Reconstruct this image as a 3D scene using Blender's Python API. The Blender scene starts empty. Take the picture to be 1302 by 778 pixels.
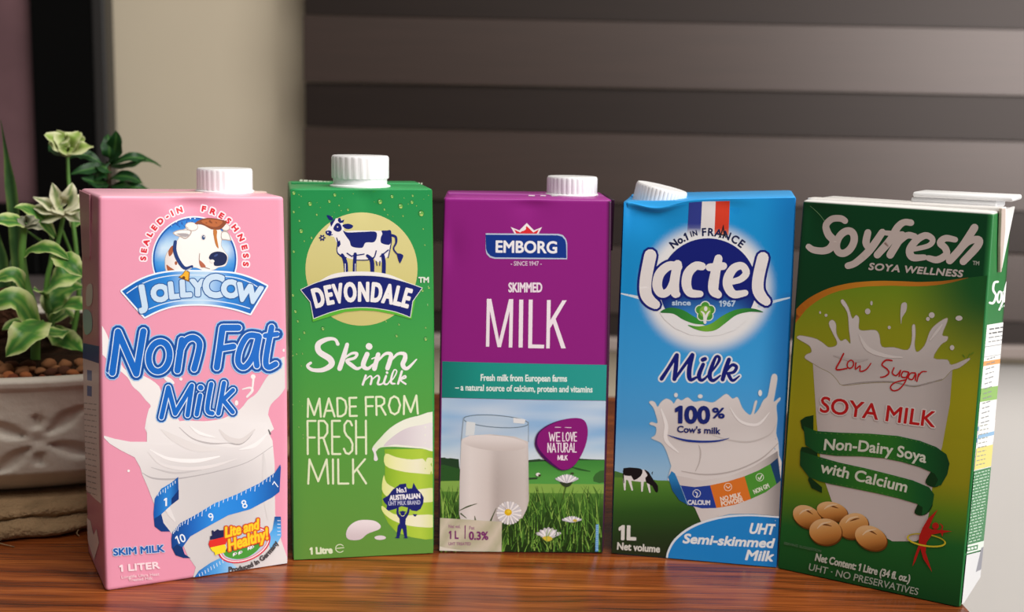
import bpy, bmesh, math, random
import numpy as np
from mathutils import Vector, Matrix
from mathutils.geometry import delaunay_2d_cdt
R = math.radians
scene = bpy.context.scene
COL = scene.collection
random.seed(7)

# ------------------------------------------------------------------ camera
FPX = 1537.0                        # focal length in photo pixels (1302 wide)
PITCH, ROLL, CAMH = R(8.802), R(1.1485), 0.2365
_r0, _f0, _u0 = Vector((1, 0, 0)), Vector((0, math.cos(PITCH), -math.sin(PITCH))), Vector((0, math.sin(PITCH), math.cos(PITCH)))
CR = _r0 * math.cos(ROLL) + _u0 * math.sin(ROLL)
CU = _u0 * math.cos(ROLL) - _r0 * math.sin(ROLL)
CF = _f0
CAM = Vector((0, 0, CAMH))
cd = bpy.data.cameras.new('camera')
cam = bpy.data.objects.new('camera', cd); COL.objects.link(cam)
m = Matrix.Identity(4)
for i in range(3):
    m[i][0], m[i][1], m[i][2], m[i][3] = CR[i], CU[i], -CF[i], CAM[i]
cam.matrix_world = m
cd.sensor_width = 36; cd.lens = FPX / 1302 * 36; cd.clip_start = .01
cd.dof.use_dof = True; cd.dof.focus_distance = .605; cd.dof.aperture_fstop = 9.0
scene.camera = cam

# ------------------------------------------------------------------ light
world = bpy.data.worlds.new('world'); scene.world = world
world.use_nodes = True
bg = world.node_tree.nodes['Background']
bg.inputs[0].default_value = (1.0, .96, .9, 1); bg.inputs[1].default_value = .13

def area(name, loc, target, sx, sy, power, col=(1, 1, 1)):
    l = bpy.data.lights.new(name, 'AREA'); l.shape = 'RECTANGLE'
    l.size, l.size_y, l.energy, l.color = sx, sy, power, col
    o = bpy.data.objects.new(name, l); COL.objects.link(o)
    o.location = loc
    o.rotation_euler = (Vector(target) - Vector(loc)).to_track_quat('-Z', 'Y').to_euler()
    return o
area('window_daylight', (1.55, -.15, .6), (0, .8, .12), 1.2, 1.2, 34, (1, .98, .96))
area('overhead_fill', (.4, -.05, 1.75), (0, .7, 0), 1.0, 1.0, 30, (1, .96, .9))  # overhead fill light added to brighten the tops and carton fronts
scene.view_settings.view_transform = 'Standard'
scene.view_settings.look = 'None'
scene.view_settings.exposure = 0
scene.view_settings.gamma = 1
scene.view_settings.use_curve_mapping = False

# ------------------------------------------------------------------ helpers
def ray(x, y):
    return CR * ((x - 651) / FPX) + CU * ((389 - y) / FPX) + CF
def at(x, y, Y):
    """point at depth Y that the photo shows at pixel x, y"""
    d = ray(x, y); return CAM + d * (Y / d.y)
def at_z(x, y, Z=0):
    d = ray(x, y); return CAM + d * ((Z - CAMH) / d.z)
def to_px(P):
    q = P - CAM; k = q.dot(CF)
    return 651 + FPX * q.dot(CR) / k, 389 - FPX * q.dot(CU) / k
def lin(c):
    if not isinstance(c, str): return tuple(c)
    c = c.lstrip('#')
    if len(c) == 3: c = ''.join(a * 2 for a in c)
    o = []
    for i in (0, 2, 4):
        v = int(c[i:i + 2], 16) / 255
        o.append(v / 12.92 if v <= .04045 else ((v + .055) / 1.055) ** 2.4)
    return tuple(o)
def mix(a, b, t):
    a, b = lin(a), lin(b); t = max(0., min(1., t))
    return tuple(a[i] + (b[i] - a[i]) * t for i in range(3))
def ramp(stops, t):
    if t <= stops[0][0]: return lin(stops[0][1])
    for (t0, c0), (t1, c1) in zip(stops, stops[1:]):
        if t <= t1: return mix(c0, c1, (t - t0) / (t1 - t0))
    return lin(stops[-1][1])
def sstep(a, b, t):
    t = max(0., min(1., (t - a) / (b - a))); return t * t * (3 - 2 * t)
def tag(o, label=None, cat=None, group=None, kind=None):
    if label: o['label'] = label
    if cat: o['category'] = cat
    if group: o['group'] = group
    if kind: o['kind'] = kind
    return o
def empty(name, loc, rz=0, label=None, cat=None, group=None):
    o = bpy.data.objects.new(name, None); COL.objects.link(o)
    o.empty_display_size = .02
    o.location = loc; o.rotation_euler = (0, 0, rz)
    return tag(o, label, cat, group)
def mesh_obj(name, verts, faces, mat, parent=None, smooth=True, cols=None, label=None):
    me = bpy.data.meshes.new(name); me.from_pydata([tuple(v) for v in verts], [], faces)
    if smooth: me.polygons.foreach_set('use_smooth', [True] * len(me.polygons))
    if cols is not None:
        a = me.color_attributes.new('Col', 'FLOAT_COLOR', 'POINT')
        a.data.foreach_set('color', [k for c in cols for k in (*c, 1.0)])
    me.materials.append(mat); me.update()
    o = bpy.data.objects.new(name, me); COL.objects.link(o); o.parent = parent
    if label: o['label'] = label
    return o
def bm_obj(name, bm, mat, parent=None, smooth=True, label=None):
    me = bpy.data.meshes.new(name); bm.to_mesh(me); bm.free()
    if smooth: me.polygons.foreach_set('use_smooth', [True] * len(me.polygons))
    me.materials.append(mat)
    o = bpy.data.objects.new(name, me); COL.objects.link(o); o.parent = parent
    if label: o['label'] = label
    return o
def box_bm(bm, x0, x1, y0, y1, z0, z1, bev=0, seg=2):
    r = bmesh.ops.create_cube(bm, size=1)
    for v in r['verts']:
        v.co = Vector(((x0 + x1) / 2 + v.co.x * (x1 - x0), (y0 + y1) / 2 + v.co.y * (y1 - y0), (z0 + z1) / 2 + v.co.z * (z1 - z0)))
    if bev:
        es = list({e for v in r['verts'] for e in v.link_edges})
        bmesh.ops.bevel(bm, geom=es, offset=bev, segments=seg, profile=.5, affect='EDGES')
def lathe(prof, n=48, rib=None):
    """prof: (r, z) list; rib(i, k) optional radius change"""
    vs, fs = [], []
    for k, (r, z) in enumerate(prof):
        for i in range(n):
            a = 2 * math.pi * i / n; rr = r + (rib(i, k) if rib else 0)
            vs.append((rr * math.cos(a), rr * math.sin(a), z))
    for k in range(len(prof) - 1):
        for i in range(n):
            j = (i + 1) % n
            fs.append((k * n + i, k * n + j, (k + 1) * n + j, (k + 1) * n + i))
    fs.append(tuple(range((len(prof) - 1) * n, len(prof) * n)))
    fs.append(tuple(reversed(range(n))))
    return vs, fs
def cat_rom(pts, n=6, closed=False):
    """Catmull-Rom through points of any dimension"""
    P = [tuple(p) for p in pts]; N = len(P); out = []
    if N < 3 and not closed: return P
    for i in range(N if closed else N - 1):
        g = lambda k: P[k % N] if closed else P[max(0, min(N - 1, k))]
        a, b, c, d = g(i - 1), g(i), g(i + 1), g(i + 2)
        for s in range(n):
            t = s / n
            out.append(tuple(.5 * (2 * b[q] + (c[q] - a[q]) * t + (2 * a[q] - 5 * b[q] + 4 * c[q] - d[q]) * t * t
                             + (3 * b[q] - a[q] - 3 * c[q] + d[q]) * t ** 3) for q in range(len(b))))
    if not closed: out.append(P[-1])
    return out
def tube(name, pts, rad, mat, parent=None, n=8, cols=None):
    """tube through 3-D points; rad number or list"""
    pts = [Vector(p) for p in pts]; vs, fs = [], []
    N = len(pts)
    for k, p in enumerate(pts):
        d = (pts[min(k + 1, N - 1)] - pts[max(k - 1, 0)]).normalized()
        a = d.cross(Vector((.13, 1, .07))).normalized(); b = d.cross(a)
        r = rad[k] if isinstance(rad, (list, tuple)) else rad
        for i in range(n):
            t = 2 * math.pi * i / n
            vs.append(p + a * (r * math.cos(t)) + b * (r * math.sin(t)))
    for k in range(N - 1):
        for i in range(n):
            j = (i + 1) % n
            fs.append((k * n + i, k * n + j, (k + 1) * n + j, (k + 1) * n + i))
    fs.append(tuple(range(n))); fs.append(tuple(reversed(range((N - 1) * n, N * n))))
    return mesh_obj(name, vs, fs, mat, parent)

# ------------------------------------------------------------------ materials
def mat(name, col=None, rough=.5, spec=.5, metal=0, attr=None, coat=0, bump=None, noise=None, trans=0):
    """bump=(scale, strength, distance); noise=(scale, amount) gently varies the colour"""
    m = bpy.data.materials.new(name); m.use_nodes = True
    nt = m.node_tree; b = nt.nodes['Principled BSDF']
    b.inputs['Roughness'].default_value = rough; b.inputs['Specular IOR Level'].default_value = spec
    b.inputs['Metallic'].default_value = metal; b.inputs['Coat Weight'].default_value = coat
    src = None
    if attr:
        a = nt.nodes.new('ShaderNodeAttribute'); a.attribute_name = attr; src = a.outputs['Color']
    elif col is not None:
        c = lin(col); b.inputs['Base Color'].default_value = (*c, 1)
    tc = nt.nodes.new('ShaderNodeTexCoord')
    if noise:
        n = nt.nodes.new('ShaderNodeTexNoise'); n.inputs['Scale'].default_value = noise[0]; n.inputs['Detail'].default_value = 4
        nt.links.new(tc.outputs['Object'], n.inputs['Vector'])
        mr = nt.nodes.new('ShaderNodeMapRange'); mr.inputs[1].default_value = .3; mr.inputs[2].default_value = .7
        mr.inputs[3].default_value = 1 - noise[1]; mr.inputs[4].default_value = 1 + noise[1]
        nt.links.new(n.outputs['Fac'], mr.inputs[0])
        h = nt.nodes.new('ShaderNodeVectorMath'); h.operation = 'SCALE'
        nt.links.new(mr.outputs[0], h.inputs['Scale'])
        if src: nt.links.new(src, h.inputs[0])
        else: h.inputs[0].default_value = lin(col)
        src = h.outputs[0]
    if src: nt.links.new(src, b.inputs['Base Color'])
    if bump:
        n = nt.nodes.new('ShaderNodeTexNoise'); n.inputs['Scale'].default_value = bump[0]; n.inputs['Detail'].default_value = 5
        nt.links.new(tc.outputs['Object'], n.inputs['Vector'])
        bp = nt.nodes.new('ShaderNodeBump'); bp.inputs['Strength'].default_value = bump[1]; bp.inputs['Distance'].default_value = bump[2]
        nt.links.new(n.outputs['Fac'], bp.inputs['Height']); nt.links.new(bp.outputs[0], b.inputs['Normal'])
    if trans: b.inputs['Transmission Weight'].default_value = trans
    return m
M_PRINT = mat('printed_carton_board', attr='Col', rough=.36, spec=.28, bump=(60, .12, .0006))
M_CAP = mat('white_plastic', 'f2f2f4', rough=.35, spec=.5)
M_PAPER = mat('raw_paper_edge', 'b7aa98', rough=.8)

# ------------------------------------------------------------------ lettering
_gl = {}
_fc = bpy.data.curves.new('glyph_source', 'FONT'); _fc.resolution_u = 4; _fc.fill_mode = 'NONE'
_fo = bpy.data.objects.new('glyph_source', _fc)
def _loops(s):
    _fc.body = s
    me = _fo.to_mesh(); vs = [tuple(v.co[:2]) for v in me.vertices]
    nb = {}
    for e in me.edges:
        a, b = e.vertices; nb.setdefault(a, []).append(b); nb.setdefault(b, []).append(a)
    seen, loops = set(), []
    for s0 in nb:
        if s0 in seen: continue
        lp = [s0]; seen.add(s0); cur = s0
        while True:
            nx = [k for k in nb[cur] if k not in seen]
            if not nx: break
            cur = nx[0]; seen.add(cur); lp.append(cur)
        loops.append([vs[k] for k in lp])
    _fo.to_mesh_clear()
    return loops
def _ext(l):
    xs = [p[0] for q in l for p in q]; return (min(xs), max(xs)) if xs else (0, 0)
_b = _ext(_loops('HH'))[1] - _ext(_loops('H H'))[1]
_hh = _ext(_loops('HH')); _h1 = _ext(_loops('H'))
_Hadv = _hh[1] - _h1[1]
CAPH = max(p[1] for q in _loops('H') for p in q)
def glyph(c):
    if c not in _gl:
        if c == ' ': _gl[c] = ([], -_b)
        elif c == '1': _gl[c] = ([[(a * CAPH, b * CAPH) for a, b in ((.25, 0), (.39, 0), (.39, 1), (.28, 1), (.06, .84), (.06, .70), (.25, .82))]], .56 * CAPH)
        else:
            l = _loops(c); e = _ext(_loops(c + 'H'))
            _gl[c] = (l, e[1] - _h1[1])
    return _gl[c]

# single-line capitals for thin lettering: strokes in a unit box, y up, advance last
THIN = {
 'M': ([[(0, 0), (.06, 1), (.42, .1), (.78, 1), (.84, 0)]], .84), 'A': ([[(0, 0), (.34, 1), (.68, 0)], [(.1, .32), (.58, .32)]], .68),
 'D': ([[(0, 0), (0, 1), (.25, 1), (.5, .85), (.58, .5), (.5, .15), (.25, 0), (0, 0)]], .58),
 'E': ([[(.45, 1), (0, 1), (0, 0), (.45, 0)], [(0, .52), (.4, .52)]], .45), 'F': ([[(.45, 1), (0, 1), (0, 0)], [(0, .5), (.4, .5)]], .42),
 'R': ([[(0, 0), (0, 1), (.3, 1), (.48, .88), (.48, .64), (.3, .5), (0, .48)], [(.25, .5), (.54, 0)]], .54),
 'O': ([[(.34, 1), (.12, .88), (0, .5), (.12, .12), (.34, 0), (.56, .12), (.68, .5), (.56, .88), (.34, 1)]], .68),
 'S': ([[(.46, .86), (.36, .98), (.2, 1), (.04, .88), (.04, .68), (.16, .55), (.36, .45), (.48, .3), (.46, .1), (.28, 0), (.1, .03), (0, .16)]], .48),
 'H': ([[(0, 0), (0, 1)], [(.55, 0), (.55, 1)], [(0, .5), (.55, .5)]], .55), 'I': ([[(0, 0), (0, 1)]], .02),
 'L': ([[(0, 1), (0, 0), (.42, 0)]], .42), 'K': ([[(0, 0), (0, 1)], [(.5, 1), (0, .42)], [(.17, .58), (.54, 0)]], .54),
 'W': ([[(0, 1), (.2, 0), (.4, .8), (.6, 0), (.8, 1)]], .8), 'V': ([[(0, 1), (.28, 0), (.56, 1)]], .56),
 'N': ([[(0, 0), (.02, 1), (.5, 0), (.52, 1)]], .52), 'T': ([[(0, 1), (.54, 1)], [(.27, 1), (.27, 0)]], .54),
 'U': ([[(0, 1), (0, .25), (.12, .04), (.26, 0), (.4, .04), (.52, .25), (.52, 1)]], .52), ' ': ([], .3)}

# ------------------------------------------------------------------ printing on a carton panel
EPS, BASE = .000006, .00005
class Panel:
    """a flat-ish panel of a carton; place(u, v, lift) gives a point in the carton's own space,
    px(x, y) gives panel metres for a spot measured in the photo"""
    def __init__(s, place, world):
        s.place, s.world = place, world
        o = world @ place(0, 0, 0); s.o = o
        s.U = (world @ place(1, 0, 0) - o); s.V = (world @ place(0, 1, 0) - o)
        s.N = s.U.cross(s.V).normalized(); s.dent = lambda u, v: 0.
        s.layer = 0; s.clipq = None
    def uv(s, x, y):
        d = ray(x, y); t = (s.o - CAM).dot(s.N) / d.dot(s.N); P = CAM + d * t - s.o
        return P.dot(s.U), P.dot(s.V)
    def inv(s, u, v): return to_px(s.o + s.U * u + s.V * v)
def clip_poly(P, Q):
    """clip polygon P by convex polygon Q (both lists of 2-tuples)"""
    ar = sum(Q[i][0] * Q[(i + 1) % len(Q)][1] - Q[(i + 1) % len(Q)][0] * Q[i][1] for i in range(len(Q)))
    sg = 1 if ar > 0 else -1
    for i in range(len(Q)):
        a, b = Q[i], Q[(i + 1) % len(Q)]
        f = lambda p: sg * ((b[0] - a[0]) * (p[1] - a[1]) - (b[1] - a[1]) * (p[0] - a[0]))
        out = []
        for k in range(len(P)):
            p, q = P[k - 1], P[k]; fp, fq = f(p), f(q)
            if (fp < 0) != (fq < 0):
                t = fp / (fp - fq); out.append((p[0] + (q[0] - p[0]) * t, p[1] + (q[1] - p[1]) * t))
            if fq >= 0: out.append(q)
        P = out
        if len(P) < 3: return []
    return P
class Art:
    """printed artwork: each part() becomes one child mesh made of coloured ink shapes.
    Coordinates are zoom coordinates (x, y) measured on the photo: photo px = X0 + x / S"""
    def __init__(s, parent, panel):
        s.parent, s.p = parent, panel; s.name = None; s.X0 = s.Y0 = 0.; s.S = 1.; s.pool = None
    def frame(s, x0, y0, sc): s.X0, s.Y0, s.S = x0, y0, sc; return s
    def part(s, name, label=None, layer=None):
        s.flush()
        if layer is not None: s.p.layer = layer
        s.name, s.label = name, label; s.v, s.f, s.c = [], [], []
    def flush(s):
        if s.name and s.v:
            mesh_obj(s.name, s.v, s.f, M_PRINT, s.parent, True, s.c, s.label)
        s.name = None
    def _uv(s, x, y): return s.p.uv(s.X0 + x / s.S, s.Y0 + y / s.S)
    def up(s): s.p.layer += 1
    def _add(s, uvs, faces, col):
        use = sorted({k for f in faces for k in f}); mp = {k: i for i, k in enumerate(use)}
        uvs = [uvs[k] for k in use]; faces = [[mp[k] for k in f] for f in faces]
        b = len(s.v); L = BASE + EPS * s.p.layer
        fn = callable(col); c0 = None if fn else lin(col)
        for u, v in uvs:
            s.v.append(s.p.place(u, v, s.p.dent(u, v) + L))
            if fn:
                x, y = s.p.inv(u, v); s.c.append(lin(col((x - s.X0) * s.S, (y - s.Y0) * s.S)))
            else: s.c.append(c0)
        for f in faces: s.f.append(tuple(b + k for k in f))
    def _union(s, polys, col):
        """one flat ink film covering all the given polygons (zoom px)"""
        K = 1000.; V, E, by = [], [], {}
        tris = []
        for P in polys:
            q = [s._uv(*p) for p in P]
            if s.p.clipq: q = clip_poly(q, s.p.clipq)
            if len(q) < 3: continue
            q = [(p[0] * K, p[1] * K) for p in q]
            if len(q) == 4: tris += [(q[0], q[1], q[2]), (q[0], q[2], q[3])]
            else: by.setdefault(len(q), []).append(q)
            b = len(V); V += [Vector(p) for p in q]; E += [(b + i, b + (i + 1) % len(q)) for i in range(len(q))]
        if not V: return
        if len(tris) + sum(map(len, by.values())) == 1 and not tris: s._add([(p.x / K, p.y / K) for p in V], [tuple(range(len(V)))], col); return
        if tris: by.setdefault(3, []).extend(tris)
        x0, x1 = min(p.x for p in V), max(p.x for p in V); y0, y1 = min(p.y for p in V), max(p.y for p in V)
        g = 1.8
        V += [Vector((x0 + g * (i + .5), y0 + g * (j + .5))) for i in range(int((x1 - x0) / g)) for j in range(int((y1 - y0) / g))]
        r = delaunay_2d_cdt(V, E, [], 0, 1e-4)
        C = np.array([[sum(r[0][k].x for k in f) / len(f), sum(r[0][k].y for k in f) / len(f)] for f in r[2]])
        ok = np.zeros(len(C), bool)
        for n, L in by.items():
            Q = np.array(L); ar = (Q[:, :, 0] * np.roll(Q[:, :, 1], -1, 1) - np.roll(Q[:, :, 0], -1, 1) * Q[:, :, 1]).sum(1)
            Q[ar < 0] = Q[ar < 0][:, ::-1]; Q = Q[np.abs(ar) > 1e-9]; D = np.roll(Q, -1, 1) - Q
            lo, hi = Q.min(1), Q.max(1)
            for i in range(len(Q)):
                w = np.nonzero(~ok & (C[:, 0] >= lo[i, 0]) & (C[:, 0] <= hi[i, 0]) & (C[:, 1] >= lo[i, 1]) & (C[:, 1] <= hi[i, 1]))[0]
                if len(w):
                    c = C[w][:, None, :] - Q[i][None]; x = D[i][None, :, 0] * c[:, :, 1] - D[i][None, :, 1] * c[:, :, 0]
                    ok[w[(x >= -1e-7).all(1)]] = True
        s._add([(p[0] / K, p[1] / K) for p in r[0]], [tuple(f) for f, o in zip(r[2], ok) if o], col)
    def _inside(s, C, loops):
        ins = np.zeros(len(C), bool)
        for lp in loops:
            a = np.array([tuple(p) for p in lp]); b = np.roll(a, -1, 0)
            for (x0, y0), (x1, y1) in zip(a, b):
                if y0 == y1: continue
                m_ = ((C[:, 1] >= y0) != (C[:, 1] >= y1)) & (C[:, 0] < x0 + (C[:, 1] - y0) * (x1 - x0) / (y1 - y0))
                ins ^= m_
        return ins
    def _tris(s, loops):
        V, E = [], []
        for lp in loops:
            q = [p for i, p in enumerate(lp) if (p[0] - lp[i - 1][0]) ** 2 + (p[1] - lp[i - 1][1]) ** 2 > 1e-8]
            if len(q) < 3: continue
            b = len(V); V += [Vector(p) for p in q]; E += [(b + i, b + (i + 1) % len(q)) for i in range(len(q))]
        if not V: return []
        r = delaunay_2d_cdt(V, E, [], 1, 1e-4)
        C = np.array([[sum(r[0][k].x for k in f) / len(f), sum(r[0][k].y for k in f) / len(f)] for f in r[2]])
        return [[tuple(r[0][k]) for k in f] for f, o in zip(r[2], s._inside(C, loops)) if o]
    def fill(s, loops, col, grid=.0025, up=True, clip=True, smooth=0):
        """filled shape, even-odd; loops = one loop or a list of loops"""
        if not isinstance(loops[0][0], (tuple, list)): loops = [loops]
        if up: s.up()
        V, E, kept = [], [], []
        for lp in loops:
            if smooth: lp = cat_rom(lp, smooth, True)
            q = [s._uv(*p) for p in lp]
            if clip and s.p.clipq: q = clip_poly(q, s.p.clipq)
            q = [p for i, p in enumerate(q) if (p[0] - q[i - 1][0]) ** 2 + (p[1] - q[i - 1][1]) ** 2 > 1e-11]
            if len(q) < 3: continue
            r = []
            for i, p in enumerate(q):
                n = q[(i + 1) % len(q)]; d = math.hypot(n[0] - p[0], n[1] - p[1]); k = max(1, int(d / grid))
                r += [(p[0] + (n[0] - p[0]) * t / k, p[1] + (n[1] - p[1]) * t / k) for t in range(k)]
            kept.append([(p[0] * 1000., p[1] * 1000.) for p in q]); b = len(V); V += r; E += [(b + i, b + (i + 1) % len(r)) for i in range(len(r))]
        if not V: return
        x0, x1 = min(p[0] for p in V), max(p[0] for p in V); y0, y1 = min(p[1] for p in V), max(p[1] for p in V)
        j = 0
        yy = y0 + grid * .5
        while yy < y1:
            xx = x0 + grid * (.5 if j % 2 else .25)
            while xx < x1: V.append((xx, yy)); xx += grid
            yy += grid * .9; j += 1
        K = 1000.
        res = delaunay_2d_cdt([Vector((p[0] * K, p[1] * K)) for p in V], E, [], 1, 1e-5)
        C = np.array([[sum(res[0][k].x for k in f) / len(f), sum(res[0][k].y for k in f) / len(f)] for f in res[2]])
        s._add([(p[0] / K, p[1] / K) for p in res[0]], [tuple(f) for f, o in zip(res[2], s._inside(C, kept)) if o], col)
    def stroke(s, pts, w, col, up=True, smooth=5, caps=True):
        """brush line; w = width or list of widths (zoom px)"""
        if up: s.up()
        ws = list(w) if isinstance(w, (tuple, list)) else [w] * len(pts)
        P = [(p[0], p[1], ww) for p, ww in zip(pts, ws)]
        if smooth and len(P) > 2: P = cat_rom(P, smooth)
        polys = []; N = len(P)
        if smooth and N > 2:
            e = []
            for k in range(N):
                a, b = P[max(k - 1, 0)], P[min(k + 1, N - 1)]
                dx, dy = b[0] - a[0], b[1] - a[1]; l = math.hypot(dx, dy) or 1
                nx, ny = -dy / l, dx / l; x, y, h = P[k][0], P[k][1], abs(P[k][2]) / 2
                e.append(((x + nx * h, y + ny * h), (x - nx * h, y - ny * h)))
            polys += [[e[k][0], e[k][1], e[k + 1][1], e[k + 1][0]] for k in range(N - 1)]
            ks = (0, N - 1)
        else:
            for k in range(N - 1):
                a, b = P[k], P[k + 1]; dx, dy = b[0] - a[0], b[1] - a[1]; l = math.hypot(dx, dy) or 1
                nx, ny = -dy / l / 2, dx / l / 2
                polys.append([(a[0] + nx * a[2], a[1] + ny * a[2]), (a[0] - nx * a[2], a[1] - ny * a[2]), (b[0] - nx * b[2], b[1] - ny * b[2]), (b[0] + nx * b[2], b[1] + ny * b[2])])
            ks = range(N)
        if caps: polys += [s._disc(P[k][0], P[k][1], abs(P[k][2]) / 2) for k in ks]
        if s.pool is not None: s.pool += polys
        else: s._union(polys, col)
    def _disc(s, x, y, r, n=10):
        return [(x + r * math.cos(6.2832 * i / n), y + r * math.sin(6.2832 * i / n)) for i in range(n)]
    def dot(s, x, y, r, col, ry=None, rot=0, up=True, n=14):
        if up: s.up()
        ry = r if ry is None else ry; c, q = math.cos(rot), math.sin(rot)
        vs = []
        for i in range(n):
            a = 6.2832 * i / n; X, Y = r * math.cos(a), ry * math.sin(a); vs.append((x + X * c - Y * q, y + X * q + Y * c))
        q = [s._uv(*p) for p in vs]
        if s.p.clipq: q = clip_poly(q, s.p.clipq)
        if len(q) > 2: s._add(q, [tuple(range(len(q)))], col)
    def ell(s, x, y, rx, ry, rot=0, n=48, a0=0, a1=360):
        c, q = math.cos(R(rot)), math.sin(R(rot)); o = []
        k = n if abs(a1 - a0) >= 360 else n + 1
        for i in range(k):
            a = R(a0 + (a1 - a0) * i / n); X, Y = rx * math.cos(a), ry * math.sin(a); o.append((x + X * c - Y * q, y + X * q + Y * c))
        return o
    def halo(s, loops, w, col, up=True):
        """the loops' shape grown by w all round"""
        if up: s.up()
        polys = s._tris(loops)
        for lp in loops:
            lp = [p for i, p in enumerate(lp) if (p[0] - lp[i - 1][0]) ** 2 + (p[1] - lp[i - 1][1]) ** 2 > 1e-6]
            N = len(lp)
            if N < 3: continue
            nr = []
            for k in range(N):
                a, b = lp[k], lp[(k + 1) % N]; dx, dy = b[0] - a[0], b[1] - a[1]; l = math.hypot(dx, dy); nr.append((-dy / l, dx / l))
            vn = []
            for k in range(N):
                p, q = nr[k - 1], nr[k]; d = p[0] * q[0] + p[1] * q[1]
                vn.append(((p[0] + q[0]) / (1 + d), (p[1] + q[1]) / (1 + d)) if d > .75 else None)
                if d <= .75: polys.append(s._disc(lp[k][0], lp[k][1], w, 10))
            for k in range(N):
                a, b = lp[k], lp[(k + 1) % N]; p = vn[k] or nr[k]; q = vn[(k + 1) % N] or nr[k]
                polys.append([(a[0] + p[0] * w, a[1] + p[1] * w), (a[0] - p[0] * w, a[1] - p[1] * w), (b[0] - q[0] * w, b[1] - q[1] * w), (b[0] + q[0] * w, b[1] + q[1] * w)])
        s._union(polys, col)
    def inkshape(s, loops, col, outs=()):
        """filled loops with outlines [(width, colour)...] drawn widest first beneath"""
        for w, c in outs: s.halo(loops, w, c)
        s.fill(loops, col)
    def layout(s, txt, x, y, h, sx=1., slant=0., rot=0., sp=0., align='c', arc=None, fit=None, thin=False, warp=None):
        """glyph loops (or thin strokes) in zoom px: (x, y) baseline point, h = capital height;
        fit = total width; arc = (cx, cy, radius, centre angle in deg, +1 outside/-1 inside)"""
        items, pen = [], 0.
        for c in txt:
            if thin:
                l, adv = THIN[c]; l = [[(a * h, b * h) for a, b in q] for q in l]; adv = adv * h + .2 * h
            else:
                l, adv = glyph(c); k = h / CAPH; l = [[(a * k, b * k) for a, b in q] for q in l]; adv *= k
            items.append((l, pen, adv)); pen += adv + sp * h
        pen -= sp * h + (.2 * h if thin else 0)
        if fit: sx = fit / pen
        W = pen * sx; off = {'l': 0, 'c': -W / 2, 'r': -W}[align]; out = []
        cr, sr = math.cos(R(rot)), math.sin(R(rot))
        for l, px, adv in items:
            mid = (px + adv / 2) * sx + off
            for q in l:
                o = []
                for a, b in q:
                    X = (a + px) * sx + off + slant * b; Y = b
                    if arc:
                        cx, cy, r, a0, sg = arc; t = R(a0) + sg * mid / r
                        lx = X - mid; c, n = math.cos(t), math.sin(t)
                        rr = r + sg * Y
                        o.append((cx + rr * c - sg * lx * n, cy + rr * n + sg * lx * c))
                    else:
                        if warp: X, Y = warp(X, Y)
                        o.append((x + X * cr + Y * sr, y + X * sr - Y * cr))
                out.append(o)
        return out
    def text(s, txt, x, y, h, col, outs=(), bold=0, w=None, **k):
        L = s.layout(txt, x, y, h, thin=w is not None, **k)
        if w is not None:
            s.up(); s.pool = []
            for q in L: s.stroke(q, w, col, up=False, smooth=0)
            p, s.pool = s.pool, None; s._union(p, col)
            return L
        for ow, c in outs: s.halo(L, ow + bold, c)
        if bold: s.halo(L, bold, col)
        else: s.fill(L, col, grid=.004)
        return L

# ------------------------------------------------------------------ cartons
def rounded_ring(uL, uR, D, r, fy, nF=46, nS=9, nA=3):
    """closed section, anticlockwise from above starting at front left; fy(u) = outward dent of the front"""
    pts, reg = [], []
    def line(a, b, n, k):
        for i in range(n): pts.append((a[0] + (b[0] - a[0]) * i / n, a[1] + (b[1] - a[1]) * i / n)); reg.append(k)
    def arc(cx, cy, a0, k):
        for i in range(nA):
            a = R(a0 + 90 * i / nA); pts.append((cx + r * math.cos(a), cy + r * math.sin(a))); reg.append(k)
    line((uL + r, 0), (uR - r, 0), nF, 'F'); arc(uR - r, r, -90, 'R')
    line((uR, r), (uR, D - r), nS, 'R'); arc(uR - r, D - r, 0, 'B')
    line((uR - r, D), (uL + r, D), nS, 'B'); arc(uL + r, D - r, 90, 'L')
    line((uL, D - r), (uL, r), nS, 'L'); arc(uL + r, r, 180, 'L')
    out = []
    for (x, y), k in zip(pts, reg):
        out.append((x, y - fy(x) if y < r * .98 else y))
    return out, reg
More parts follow.
